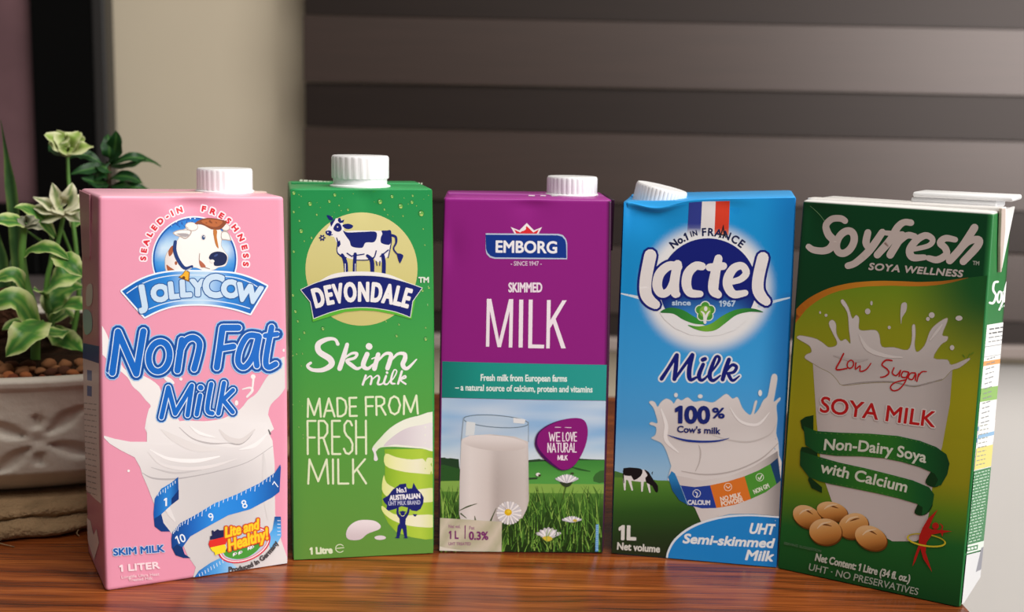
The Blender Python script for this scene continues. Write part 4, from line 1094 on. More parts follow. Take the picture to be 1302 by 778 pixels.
for k in range(14): A.stroke([(513, 490 + 13 * k), (532, 489 + 13 * k)], 2.5, 'cfe2f0', up=(k == 0), smooth=0, caps=False)
A.flush()
A = Art(PU['root'], Panel(lambda u, v, l: Vector((u, v, PU['top'](u) + l + .0001)), PU['W']))
A.frame(0, 0, 1); A.part('lid_print', 'row of white code marks along the lid edge')
for a, b in ((672, 680), (687, 694), (701, 709), (714, 718), (724, 730), (737, 741), (745, 752), (757, 760)): A.fill([(a, 246.0), (b, 246.2), (b, 249.5), (a, 249.3)], 'f0e8ee', clip=False)
A.flush()

# ------------------------------------------------------------------ blue carton print
A = Art(LA['root'], LA['front'])
A.frame(0, 0, 1)
def chev(x): return 373 + (x - 787) * .25 if x < 900 else 372 + (1007 - x) * .22
def bgc(x, y):  # darker edge tones: print gradient plus dent shading put into the colour
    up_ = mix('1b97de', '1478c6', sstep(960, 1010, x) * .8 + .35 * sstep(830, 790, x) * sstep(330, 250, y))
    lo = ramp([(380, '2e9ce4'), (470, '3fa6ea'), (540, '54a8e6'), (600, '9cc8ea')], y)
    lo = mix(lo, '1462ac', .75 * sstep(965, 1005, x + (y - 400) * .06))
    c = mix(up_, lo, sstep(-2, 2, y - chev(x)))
    d = math.hypot((x - 899) / 1.04, y - 366)
    return mix(c, 'f2f4f6', sstep(88, 66, d))
A.part('sky_print', 'blue ground with a white halo and a pale chevron line', 0)
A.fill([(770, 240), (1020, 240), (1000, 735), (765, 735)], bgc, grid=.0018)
A.stroke([(789, 373), (815, 379), (845, 388)], [1.5, 4, 5], 'dcebf6'); A.stroke([(1006, 378), (985, 383), (965, 389)], [1.5, 3.5, 4], 'c6dcee')
A.frame(785, 230, 4.864)
rb = lambda c: (lambda x, y: mix(c, 'e8eef4', sstep(280, 335, y)))
A.fill([(443, 126), (524, 126), (514, 330), (432, 330)], rb('343f92')); A.fill([(524, 126), (608, 126), (600, 330), (514, 330)], rb('e8e4e4')); A.fill([(608, 126), (695, 124), (688, 335), (600, 330)], lambda x, y: mix('d8402a', 'e89a80', sstep(290, 350, y)))

A.part('brand_logo', 'white rounded name lettering over a navy disc', 8)
nv = '16217c'
A.fill(A.ell(560, 650, 300, 296, 0, 72), lambda x, y: mix(nv, '3f96e2', sstep(660, 880, y) * sstep(330, 120, abs(x - 560))))
A.text('No.1', 0, 0, 44, '1c2450', bold=2.5, arc=(557, 660, 320, 239, 1), fit=118); A.text('IN', 0, 0, 32, '1c2450', bold=1.5, arc=(557, 660, 330, 256, 1), fit=44, sp=.1); A.text('FRANCE', 0, 0, 46, '1c2450', bold=2, arc=(557, 660, 322, 287, 1), fit=262, sp=.1)
A.stroke([(628, 350), (645, 318), (656, 272)], [5, 8, 3], '1c2028'); A.stroke([(672, 350), (660, 318), (656, 272)], [5, 8, 3], '1c2028'); A.stroke([(635, 333), (668, 333)], 6, '1c2028')
A.frame(775, 310, 4.575)
A.fill([(290, 395), (345, 388), (430, 425), (560, 475), (680, 435), (760, 395), (835, 390), (800, 440), (730, 500), (640, 530), (560, 536), (470, 528), (380, 490), (320, 440)], lambda x, y: bgc(775 + x / 4.575, 310 + y / 4.575))
LT = [([(238, 66), (212, 200), (211, 285), (235, 328), (268, 352)], [64, 62, 62, 58, 48]),
      ([(400, 132), (345, 128), (292, 175), (278, 245), (305, 288), (350, 265), (388, 165)], [44, 46, 50, 50, 44, 38, 34]), ([(396, 118), (378, 220), (382, 284), (394, 292)], [46, 50, 46, 34]),
      ([(538, 130), (500, 128), (458, 170), (448, 235), (470, 283), (528, 290)], [42, 44, 50, 50, 44, 34]),
      ([(634, 84), (608, 210), (606, 270), (632, 294)], [42, 54, 52, 40]), ([(582, 136), (662, 128)], [40, 40], 0),
      ([(700, 222), (762, 205), (795, 168), (772, 128), (725, 140), (690, 195), (690, 250), (725, 292), (790, 284)], [30, 34, 38, 38, 44, 48, 48, 42, 32]),
      ([(892, 80), (866, 195), (864, 265), (885, 308), (912, 334)], [60, 60, 60, 56, 46])]
logo(A, LT, [((1.12, 26), nv), ((1.12, 0), 'f0ecec')])
A.text('since', 418, 355, 28, 'bcd4ee', bold=1.8, fit=110); A.text('1967', 685, 362, 32, 'bcd4ee', bold=1.8, fit=95)
A.fill(cat_rom([(295, 398), (345, 370), (420, 380), (490, 420), (560, 462), (500, 464), (430, 440), (370, 405)], 4, True), lambda x, y: mix('2e7a3a', '3c9a3c', sstep(300, 540, x)))
A.fill(cat_rom([(455, 470), (520, 478), (590, 462), (660, 415), (740, 380), (830, 374), (895, 396), (820, 394), (740, 412), (680, 455), (620, 498), (560, 508), (500, 495)], 4, True), lambda x, y: ramp([(460, '3c9a3a'), (560, '7cba3c'), (700, '3f9a3e'), (880, '2a6e38')], x))
for k in range(5):
    a = -1.57 + 1.2566 * k; A.dot(557 + 32 * math.cos(a), 392 + 32 * math.sin(a), 30, 'e6f0e6', up=(k == 0))
for k in range(5):
    a = -1.57 + 1.2566 * k; A.dot(557 + 32 * math.cos(a), 392 + 32 * math.sin(a), 24, '4e9e3a', up=(k == 0))
A.dot(557, 392, 34, '8cc04a'); A.dot(560, 376, 10, 'f2f4f0', 14); A.stroke([(535, 392), (550, 408), (556, 455)], [7, 13, 18], 'f2f4f0'); A.stroke([(582, 390), (568, 408), (558, 440)], [7, 12, 14], 'f2f4f0')

A.part('product_name', 'navy script Milk lettering with a white edge', 3)
A.frame(775, 430, 4.574)
S = [([(303, 234), (345, 170), (388, 100)], [24, 20, 22]), ([(392, 96), (386, 170), (378, 236)], [24, 26, 24]), ([(378, 238), (430, 165), (478, 100)], [16, 18, 22]), ([(482, 96), (464, 180), (470, 238), (512, 222)], [26, 28, 24, 12]),
     ([(545, 150), (520, 215), (536, 242), (570, 220)], [22, 26, 20, 10]), ([(542, 124), (556, 118)], 24, 0), ([(560, 225), (608, 175), (640, 120), (622, 104), (600, 150), (582, 215), (602, 244), (645, 215)], [9, 12, 18, 16, 22, 26, 20, 10]),
     ([(695, 122), (674, 180), (658, 238)], [24, 26, 24]), ([(668, 205), (710, 155), (738, 165), (722, 195), (682, 202)], [12, 18, 20, 18, 14]), ([(690, 204), (715, 244), (755, 218)], [22, 18, 8])]
logo(A, S, [((1, 20), 'e6ecf4'), ((1, 0), nv)])

A.part('meadow_print', 'green pasture with a grazing black and white cow', 3)
A.frame(770, 560, 4.574)
A.fill([(0, 175), (60, 178), (115, 195), (300, 230), (420, 232), (620, 240), (620, 790), (0, 790)], lambda x, y: ramp([(190, '6a9a3c'), (300, '4c8030'), (420, '2f5a24'), (560, '263f20'), (700, '262e1e')], y + .05 * x))
A.fill([(0, 175), (60, 178), (115, 195), (115, 215), (0, 212)], '4a7a38', smooth=0)
bk, wt = '17171b', 'eceaea'
A.fill([(105, 200), (112, 165), (180, 160), (240, 172), (262, 200), (265, 232), (215, 240), (140, 232), (105, 225)], wt)
for a in ([(110, 225), (112, 285), (104, 284)], [(140, 230), (155, 286), (147, 286)], [(215, 230), (212, 292), (204, 290)], [(245, 230), (258, 298), (250, 296)]): A.stroke(a[:2], [18, 9], wt)
for q in ([(105, 160), (180, 158), (215, 170), (205, 205), (165, 230), (150, 205), (110, 202)], [(225, 168), (250, 180), (262, 200), (285, 235), (305, 262), (304, 298), (288, 294), (272, 262), (240, 245), (232, 215), (245, 200)]): A.fill(q, bk, smooth=2)
A.stroke([(108, 165), (104, 200), (107, 245)], [5, 6, 4], bk); A.fill([(268, 185), (276, 178), (272, 200)], bk)
A.part('milk_splash_print', 'milk splash rising out of a glass')
A.frame(775, 430, 4.574)
ms = lambda x, y: mix(ramp([(340, 'eae6e6'), (520, 'dcd7d6'), (620, 'd8d3d2'), (760, 'e2dedd')], y + .15 * x), 'c9c2c0', .55 * sstep(820, 980, x) * sstep(700, 500, y))
spl = [(232, 372), (245, 363), (265, 372), (280, 398), (300, 370), (330, 350), (360, 362), (375, 378), (395, 350), (420, 360), (455, 342), (490, 368), (540, 362), (600, 372), (640, 348), (680, 322), (715, 350), (745, 342), (770, 400), (800, 435), (825, 440),
       (845, 368), (858, 368), (840, 440), (870, 410), (895, 360), (920, 335), (935, 260), (945, 215), (965, 208), (975, 235), (960, 330), (955, 370), (990, 345), (990, 360), (970, 390), (975, 470), (968, 550), (980, 600), (985, 680), (985, 850), (390, 850), (360, 740), (330, 650), (300, 605), (245, 580), (268, 560), (272, 515), (235, 498), (245, 486), (280, 492), (270, 440), (255, 400)]
A.inkshape([cat_rom(spl, 3, True)], ms, outs=[(3, '8fb4d0')])
for x, y, rx, ry in ((387, 328, 10, 12), (528, 335, 13, 11), (876, 317, 10, 17)): A.dot(x, y, rx + 3, '9cc0dc', ry + 3); A.dot(x, y, rx, 'e8eaec', ry)
A.stroke([(520, 620), (530, 660), (522, 720), (500, 770)], [4, 9, 7, 4], 'c2bbb9'); A.stroke([(600, 560), (700, 590), (820, 600), (930, 560), (968, 500)], [3, 8, 10, 8, 3], 'c9c3c1'); A.stroke([(420, 770), (560, 790), (720, 770), (880, 700), (980, 610)], [4, 8, 8, 8, 4], 'bdb6b4')
A.stroke([(300, 410), (330, 500), (330, 590), (400, 660)], [8, 22, 22, 8], 'f4f2f2'); A.stroke([(700, 400), (760, 480), (860, 500), (930, 430)], [4, 14, 16, 4], 'efecec')
A.frame(770, 560, 4.574)
A.fill([(410, 200), (560, 230), (720, 205), (860, 150), (1000, 60), (1005, 100), (1020, 250), (1015, 440), (860, 425), (720, 425), (555, 470), (520, 390), (460, 330)], lambda x, y: ramp([(420, 'd6d0ce'), (700, 'e0dbd9'), (900, 'cdc7c5'), (1010, '8f8a8a')], x))
A.part('claims_belt_print', 'coloured belt of claims around the glass')
A.fill([(365, 210), (385, 175), (405, 190), (432, 255), (440, 265), (480, 372), (430, 345), (390, 290)], lambda x, y: mix('2a86c8', '145a94', sstep(200, 300, y)))
A.fill([(435, 258), (520, 268), (608, 258), (645, 390), (560, 392), (475, 372)], '24429c'); A.fill([(608, 258), (710, 236), (808, 206), (845, 338), (750, 372), (645, 390)], 'e07a2c'); A.fill([(808, 206), (890, 172), (958, 135), (995, 252), (930, 300), (845, 338)], '4f9a38'); A.fill([(958, 135), (1000, 100), (1020, 230), (995, 252)], '1c4470')
A.stroke([(437, 262), (478, 370)], 4, '8ab4dc')
for x, y, c in ((530, 305, 'e8ecf4'), (712, 268, 'f6e2d0'), (897, 212, 'e0ecd8')): A.stroke(oval(A, x, y, 22, 22), 3.5, c, smooth=0)
A.stroke([(522, 296), (534, 306), (530, 322)], 6, 'e8ecf4'); A.stroke([(700, 262), (714, 274), (724, 262)], 5, 'f6e2d0'); A.stroke([(888, 214), (896, 224), (908, 202)], 7, 'e0ecd8')
A.text('CALCIUM', 543, 370, 25, 'e4e8f4', bold=1.4, rot=1, fit=132); A.text('NO MILK', 730, 338, 25, 'f8e6d6', bold=1.4, rot=-13, fit=125); A.text('POWDER', 738, 366, 25, 'f8e6d6', bold=1.4, rot=-12, fit=132); A.text('NON GM', 910, 290, 25, 'e4eed8', bold=1.2, rot=-24, fit=98)
A.part('claim_text', 'navy one hundred percent lettering')
A.frame(775, 430, 4.574)
A.text('100', 482, 488, 92, '1a2a78', bold=6, rot=1, fit=205); A.text('%', 633, 460, 56, '1a2a78', bold=3, rot=2, fit=74); A.text("Cow's milk", 517, 548, 36, '1f2c70', bold=1.5, rot=2.5, fit=250)
A.fill(cat_rom([(335, 558), (430, 582), (540, 592), (640, 588), (700, 576), (640, 597), (540, 604), (430, 594)], 4, True), '1d3a94')
A.part('variety_text', 'white lettering on a blue oval')
A.frame(770, 560, 4.574)
ov = cat_rom([(350, 700), (360, 640), (400, 570), (480, 505), (580, 462), (700, 435), (840, 428), (1010, 440)], 5)
A.fill(ov + [(1010, 780), (350, 780)], 'e4eef6'); A.fill([(x + 9, y + 10) for x, y in ov] + [(1010, 780), (358, 780)], lambda x, y: mix('1e8ad8', '1672bc', sstep(900, 1010, x)))
for t, x, y, h, f in (('UHT', 978, 545, 58, 148), ('Semi-skimmed', 975, 622, 52, 530), ('Milk', 968, 700, 56, 162)): A.text(t, x, y, h, 'eef4f8', bold=3, slant=.22, rot=3.2, fit=f, align='r')
A.part('volume_text', 'white one litre net volume lettering')
A.text('1L', 125, 574, 78, 'e2e4de', bold=5, rot=1.5, fit=100); A.text('Net volume', 190, 640, 40, 'dcded6', bold=2, rot=4, fit=252)
A.flush()

# ------------------------------------------------------------------ dark green soya carton print
A = Art(SO['root'], SO['front'])
A.frame(0, 0, 1)
sw = cat_rom([(1008, 408), (1022, 390), (1044, 375), (1068, 366), (1100, 361), (1136, 360), (1167, 361), (1200, 359), (1231, 353)], 6)
def soy(x, y):
    c = ramp([(350, '6f9a24'), (420, '98a020'), (520, 'a8a41e'), (600, '9a9a1e'), (640, '5f8a22'), (680, '1c6a2e'), (760, '0a4a22')], y + .12 * (x - 1100) * (-1 if y > 560 else .2))
    return mix(c, '0f5a2c', .95 * sstep(120, 20, math.hypot((x - 1262) * .9, (y - 352) * .8)) + 0)
A.part('panel_print', 'lime to dark green ground under an orange curve', 0)
A.fill([(x, y) for x, y in sw] + [(1275, 348), (1250, 790), (970, 790)], soy, grid=.002)
A.stroke(sw[::3], [9, 10, 9.5, 9, 8, 7.5, 7, 7, 6.5, 6.5, 6, 6, 5.5, 5, 4, 2.5, .6], lambda x, y: ramp([(1010, 'b86a1c'), (1110, 'd8902c'), (1180, 'c87c28'), (1230, '8a5a20')], x))
for a in ([(1030, 262), (1045, 277), (1062, 305)],): A.stroke(a, [.6, .8, .5], '6a9a6a')

A.part('brand_logo', 'silver italic name lettering on dark green')
A.frame(1010, 240, 4.459)
sv = 'd2c6c1'
S = [([(288, 182), (262, 168), (212, 172), (178, 208), (192, 258), (222, 295), (205, 335), (165, 352), (108, 346), (80, 328)], [32, 34, 34, 36, 40, 40, 40, 36, 34, 30]),
     (oval(A, 290, 302, 45, 68, 28), 38, 3), ([(418, 248), (408, 305), (425, 340)], [36, 38, 30]), ([(500, 246), (428, 348), (350, 418), (305, 436)], [36, 40, 36, 34]),
     ([(662, 192), (622, 190), (585, 220), (545, 290), (472, 374)], [34, 34, 38, 40, 38]), ([(520, 250), (600, 256)], 26, 0), ([(545, 374), (612, 262)], 40, 0), ([(592, 305), (640, 264), (684, 270)], [28, 34, 32]),
     ([(672, 344), (762, 322), (785, 288), (748, 264), (695, 290), (656, 345), (672, 388), (738, 388)], [24, 26, 30, 34, 38, 40, 38, 30]), ([(912, 288), (858, 280), (828, 306), (856, 336), (862, 372), (812, 402), (762, 392)], [30, 34, 36, 36, 36, 36, 30]),
     ([(1022, 220), (950, 330), (882, 406)], 40), ([(925, 368), (985, 302), (1044, 288), (1038, 325), (958, 412)], [28, 34, 38, 40, 38])]
logo(A, S, [((1.1, 0), sv)])
A.text('SOYA WELLNESS', 686, 478, 37, 'c9bfba', bold=2.2, slant=.2, rot=4.6, fit=535, sp=.06); A.text('TM', 1030, 432, 22, 'a8b0a4', bold=1, rot=4, fit=38)

A.part('milk_splash_print', 'soya milk splash in a tapering glass')
A.frame(995, 360, 4.577)
gl = lambda x, y: ramp([(170, 'c2bcba'), (300, 'd6d1cf'), (560, 'd2cdcb'), (820, 'c8c2c0'), (990, 'aca5a3')], x)
A.fill([(178, 470), (990, 500), (975, 700), (930, 950), (880, 1120), (860, 1300), (830, 1460), (780, 1500), (640, 1500), (300, 1300), (230, 1100), (200, 800)], gl)
spl = [(85, 318), (100, 305), (150, 312), (200, 325), (240, 350), (270, 372), (310, 365), (320, 340), (295, 290), (272, 235), (290, 213), (312, 235), (315, 290), (340, 335), (370, 325), (398, 350), (390, 270), (380, 170), (342, 110), (355, 95), (385, 140), (408, 205), (430, 185), (448, 205), (445, 260), (470, 275), (540, 272), (565, 300), (580, 368), (650, 372), (730, 388), (755, 330), (757, 250), (772, 243), (775, 300), (770, 360), (785, 400), (830, 360), (860, 280), (900, 235), (955, 203), (958, 225), (930, 300), (962, 310), (955, 335), (920, 360), (880, 435), (960, 445), (985, 475), (1080, 438), (1085, 448), (1030, 490), (985, 505), (930, 560), (850, 575), (770, 600), (640, 575), (480, 580), (355, 592), (320, 560), (280, 520), (220, 490), (170, 460), (132, 435), (140, 415), (170, 400), (160, 365), (120, 340)]
A.inkshape([cat_rom(spl, 3, True)], lambda x, y: mix(ramp([(100, 'dedad8'), (350, 'd8d3d1'), (480, 'c9c3c1'), (600, 'd4cfcd')], y), 'bdb6b4', .5 * sstep(700, 950, x)), outs=[(3, '9a9468')])
for x, y, rx, ry in ((220, 170, 6, 8), (255, 186, 9, 9), (520, 115, 7, 13), (498, 163, 16, 17), (624, 256, 9, 10), (870, 185, 17, 17), (848, 207, 11, 12), (1028, 203, 20, 15), (988, 374, 13, 15)): A.dot(x, y, rx, 'd2ccca', ry)
A.fill([(695, 120), (712, 110), (726, 120), (722, 160), (698, 200), (693, 238), (688, 190), (690, 150)], 'cfc8c6', smooth=3)
A.stroke([(450, 300), (500, 380), (600, 420), (700, 430)], [6, 26, 20, 6], 'e6e2e0'); A.stroke([(300, 420), (420, 450), (500, 440)], [6, 18, 6], 'c2bcba'); A.stroke([(355, 590), (480, 574), (640, 570), (770, 596), (930, 556)], [3, 6, 6, 8, 4], 'a59e9b'); A.stroke([(860, 330), (900, 280), (930, 240)], [6, 16, 6], 'e0dbd9')
for q in ([(1050, 415), (1062, 432)], [(1078, 435), (1090, 410)], [(1095, 415), (1112, 402)]): A.stroke(q, 4, '5a8a28')
A.part('variety_text', 'red handwritten low sugar over red soya milk lettering')
rd = 'c41f22'
S = [([(358, 408), (338, 450), (316, 500), (378, 494)], [9, 10, 10, 8]), (oval(A, 398, 470, 18, 24, 20, 14), 8, 2), ([(430, 462), (428, 498), (455, 478), (455, 510), (490, 500), (518, 464)], [8, 8, 7, 8, 8, 6]),
     ([(640, 448), (605, 446), (582, 472), (612, 498), (622, 520), (600, 540), (574, 545)], [9, 10, 9, 9, 9, 9, 7]), ([(652, 490), (642, 520), (665, 535), (690, 505)], 8), ([(690, 505), (682, 540)], 8), ([(735, 515), (705, 512), (695, 540), (722, 545), (738, 515), (715, 575), (680, 615), (645, 622), (632, 600), (660, 575), (720, 560)], 8),
     ([(775, 520), (748, 522), (735, 548), (758, 558), (778, 525), (776, 562)], 8), ([(795, 525), (785, 568)], 8), ([(790, 545), (812, 515), (840, 512)], [7, 8, 6])]
logo(A, S, [((1, 0), rd)])
A.frame(985, 480, 4.321)
L = A.layout('SOYA MILK', 562, 228, 84, rot=7.6, fit=640); A.halo(L, 9, 'ddd8d6'); A.halo(L, 2, rd)
# flared ends of the capitals
for x, y in ((250, 180), (300, 105)): pass
A.part('ribbon_print', 'dark green ribbon wrapped twice around the glass')
dk = '083a1c'
rg = lambda x, y: ramp([(140, '0d4a26'), (260, '14602c'), (480, '2e7a2a'), (640, '2c7a2a'), (800, '12602e'), (960, '0a4424')], x)
A.fill([(215, 205), (170, 215), (142, 235), (150, 275), (165, 300), (215, 300)], dk); A.fill([(235, 410), (180, 380), (150, 380), (142, 400), (160, 440), (240, 440)], dk); A.fill([(262, 600), (190, 540), (185, 560), (205, 605), (262, 632)], dk)
A.fill(cat_rom([(880, 500), (850, 530), (830, 575), (870, 600), (905, 590), (930, 540)], 3, True), dk); A.fill(cat_rom([(820, 620), (790, 690), (770, 740), (810, 757), (850, 735), (870, 680)], 3, True), dk)
A.fill([(160, 265), (230, 292), (360, 300), (520, 305), (680, 318), (800, 345), (890, 380), (945, 420), (962, 470), (950, 530), (915, 590), (880, 598), (900, 560), (880, 525), (800, 490), (700, 460), (600, 440), (480, 430), (340, 428), (240, 415), (170, 370)], rg)
A.fill([(142, 400), (165, 410), (240, 432), (360, 465), (500, 495), (640, 530), (760, 562), (850, 600), (878, 640), (870, 690), (840, 740), (810, 757), (815, 710), (780, 690), (680, 660), (560, 632), (440, 608), (320, 585), (250, 568), (190, 545), (140, 480)], rg)
for q in ([(230, 302), (360, 308), (520, 313), (680, 327), (800, 353), (880, 385)], [(240, 408), (360, 420), (480, 423), (600, 433), (700, 452), (800, 482)], [(240, 440), (360, 472), (500, 502), (640, 537), (750, 566)], [(320, 578), (440, 600), (560, 624), (680, 652)]):
    A.up(); z = cat_rom(q, 9)
    for k in range(0, len(z) - 1, 2): A.stroke([z[k], ((z[k][0] * .45 + z[k + 1][0] * .55), (z[k][1] * .45 + z[k + 1][1] * .55))], 2.4, '6a9a4a', up=False, smooth=0, caps=False)
def bend(y0, k): return lambda X, Y: (X, Y - k * (X / 280) ** 2 * 10)
A.text('Non-Dairy Soya', 552, 410, 58, 'd9e2d2', bold=2.2, rot=7.2, fit=570, warp=bend(0, 2.0)); A.text('with Calcium', 490, 572, 58, 'd9e2d2', bold=2.2, rot=13.2, fit=490)
A.part('soybean_print', 'five tan soybeans')
A.frame(985, 620, 4.913)
for x, y, rx, ry, r_ in ((205, 180, 95, 66, 28), (362, 145, 98, 58, 14), (495, 235, 95, 78, -20), (320, 272, 102, 82, 6), (604, 310, 104, 72, 24)):
    A.fill(A.ell(x + 3, y + 6, rx + 3, ry + 3, r_, 32), '6a3c14')
    A.fill(A.ell(x, y, rx, ry, r_, 32), lambda X, Y, x=x, y=y, ry=ry: ramp([(-.9, 'f0c890'), (-.2, 'e0a860'), (.4, 'c88844'), (1, '8a5420')], (Y - y) / ry + .25 * (X - x) / 100), grid=.0012)
    a = R(r_); A.stroke([(x + 5 - 28 * math.cos(a), y - ry * .5 - 28 * math.sin(a)), (x + 8, y - ry * .52), (x + 8 + 30 * math.cos(a), y - ry * .46 + 30 * math.sin(a))], [3, 10, 3], '7a4a22')
    A.stroke([(x - rx * .5, y - ry * .25), (x - rx * .2, y - ry * .6), (x + rx * .3, y - ry * .75)], [4, 12, 4], 'f6dcb4')
A.part('figure_emblem', 'red leaping figure with a yellow hoop')
A.stroke(A.ell(950, 325, 118, 36, 9, 40, 195, 345), 8, 'b8a828', smooth=0)
r2 = 'b8201c'
A.fill([(1022, 132), (990, 190), (965, 250), (985, 258), (1050, 262), (1110, 270), (1055, 280), (1050, 305), (1040, 280), (985, 290), (950, 340), (945, 400), (985, 525), (930, 440), (912, 375), (880, 460), (862, 490), (875, 430), (900, 360), (905, 300), (925, 250), (960, 190)], r2)
A.dot(1007, 236, 21, r2, 22); A.stroke([(1035, 222), (1050, 240), (1042, 268)], [4, 9, 5], r2)
A.stroke(A.ell(950, 325, 118, 36, 9, 40, -12, 195), 10, 'd8c832', smooth=0)
A.part('contents_text', 'pale net content lettering along the foot')
A.text('Net Content: 1 Litre (34 fl. oz.)', 548, 520, 44, 'c8d0c4', bold=2.2, rot=13, fit=610); A.text('UHT · NO PRESERVATIVES', 552, 590, 42, 'aab6a8', bold=.6, rot=13, fit=705)
A.text('SERVING SUGGESTION', 175, 376, 15, '5a7a5e', bold=.5, rot=12, fit=240)
A.flush()

A = Art(SO['root'], SO['right'])
A.frame(1220, 330, 3.378)
A.part('side_name_print', 'white name lettering on the side panel', 0)
S = [([(160, 95), (145, 100), (140, 130), (152, 155), (140, 185), (125, 185)], 10), (oval(A, 166, 160, 8, 24, 8, 14), 8, 2), ([(176, 140), (178, 170)], 8), ([(188, 138), (180, 180), (165, 215)], 8), ([(200, 95), (190, 130), (186, 180)], 8), ([(184, 138), (198, 138)], 6), ([(198, 140), (196, 180)], 7), ([(203, 160), (208, 145), (203, 175)], 6), ([(214, 140), (210, 158), (212, 175)], 6)]
logo(A, S, [((1, 0), 'f0f2ee')])
scribble(A, 168, 205, 208, 190, 7, 'bcd2c2', 2, (5, 12), 3)
A.part('nutrition_table', 'white nutrition table with coloured rows')
def col(y0, y1): return [(112 - (y0 - 275) * .098, y0 + 5), (215 - (y0 - 275) * .098, y0 - 12), (215 - (y1 - 275) * .098, y1 - 12), (112 - (y1 - 275) * .098, y1 + 5)]
A.fill(col(275, 905), 'f2f2f0'); 
for y0, y1, c in ((432, 452, 'e8a05c'), (548, 606, '8ab85c'), (712, 730, '8cb8dc'), (762, 780, '8cb8dc')): A.fill(col(y0, y1), c)
A.fill(col(368, 371), '9a9a9e'); A.fill(col(412, 414), '9a9a9e')
for k, y in enumerate(list(range(296, 360, 18)) + list(range(425, 770, 21))):
    x = 112 - (y - 275) * .098; scribble(A, x + 12, y + 3, x + (80 if y < 360 else 48), y - 8, 6 if y < 320 else 4, '8a8c90' if y > 320 else '6a6c70', k, (8, 22), 4)
A.frame(1200, 540, 3.265)
def col2(y0, y1): return [(138 - (y0 - 0) * .105, y0 + 5), (235 - y0 * .115, y0 - 18), (235 - y1 * .115, y1 - 18), (138 - y1 * .105, y1 + 5)]
A.fill(col2(-10, 80), 'eef0f0'); A.fill(col2(36, 52), '8cb8dc'); A.fill(col2(92, 182), 'e6d878')
for k, y in enumerate(range(0, 175, 18)): scribble(A, 142 - y * .1, y + 4, 178 - y * .1, y - 4, 4, '9a9a8e', k + 40, (8, 16), 4)
A.part('side_text', 'pale paragraphs on green')
A.fill(col2(186, 525), '2f7d4a')
for k, y in enumerate(range(200, 488, 13)):
    x = 140 - y * .105; scribble(A, x - 6, y + 4, x + 68 - y * .02, y - 14, 4.5, 'b8d2bc', k + 70, (6, 18), 4)
A.fill(col2(494, 530), 'dfe8e0'); A.fill([(86, 507), (136, 496), (134, 516), (84, 527)], '2f7d4a'); scribble(A, 92, 516, 130, 507, 9, 'e6eee6', 9, (8, 14), 4)
A.fill(col2(536, 740), 'dcdcde'); A.fill([(150, 510), (168, 500), (150, 600), (128, 610)], '8c8c96')
A.flush()
A = Art(SO['root'], SO['right']); A.p.layer = 0

# ------------------------------------------------------------------ planter, cloth and plants
PX, PY, PRX, PRY = -.330, .795, .170, .140
Z0, Z1 = .0150, .0850                                      # foot and rim of the planter
M_CERAMIC = mat('white_carved_clay', 'c4bbaf', rough=.55, spec=.35, bump=(140, .35, .002), noise=(45, .06))
M_BURLAP = mat('brown_burlap', '9c8060', rough=.95, spec=.1, bump=(420, .9, .003), noise=(60, .22))
M_SOIL = mat('dark_soil', '2a1a10', rough=.95, spec=.1, bump=(160, 1, .006), noise=(50, .4))

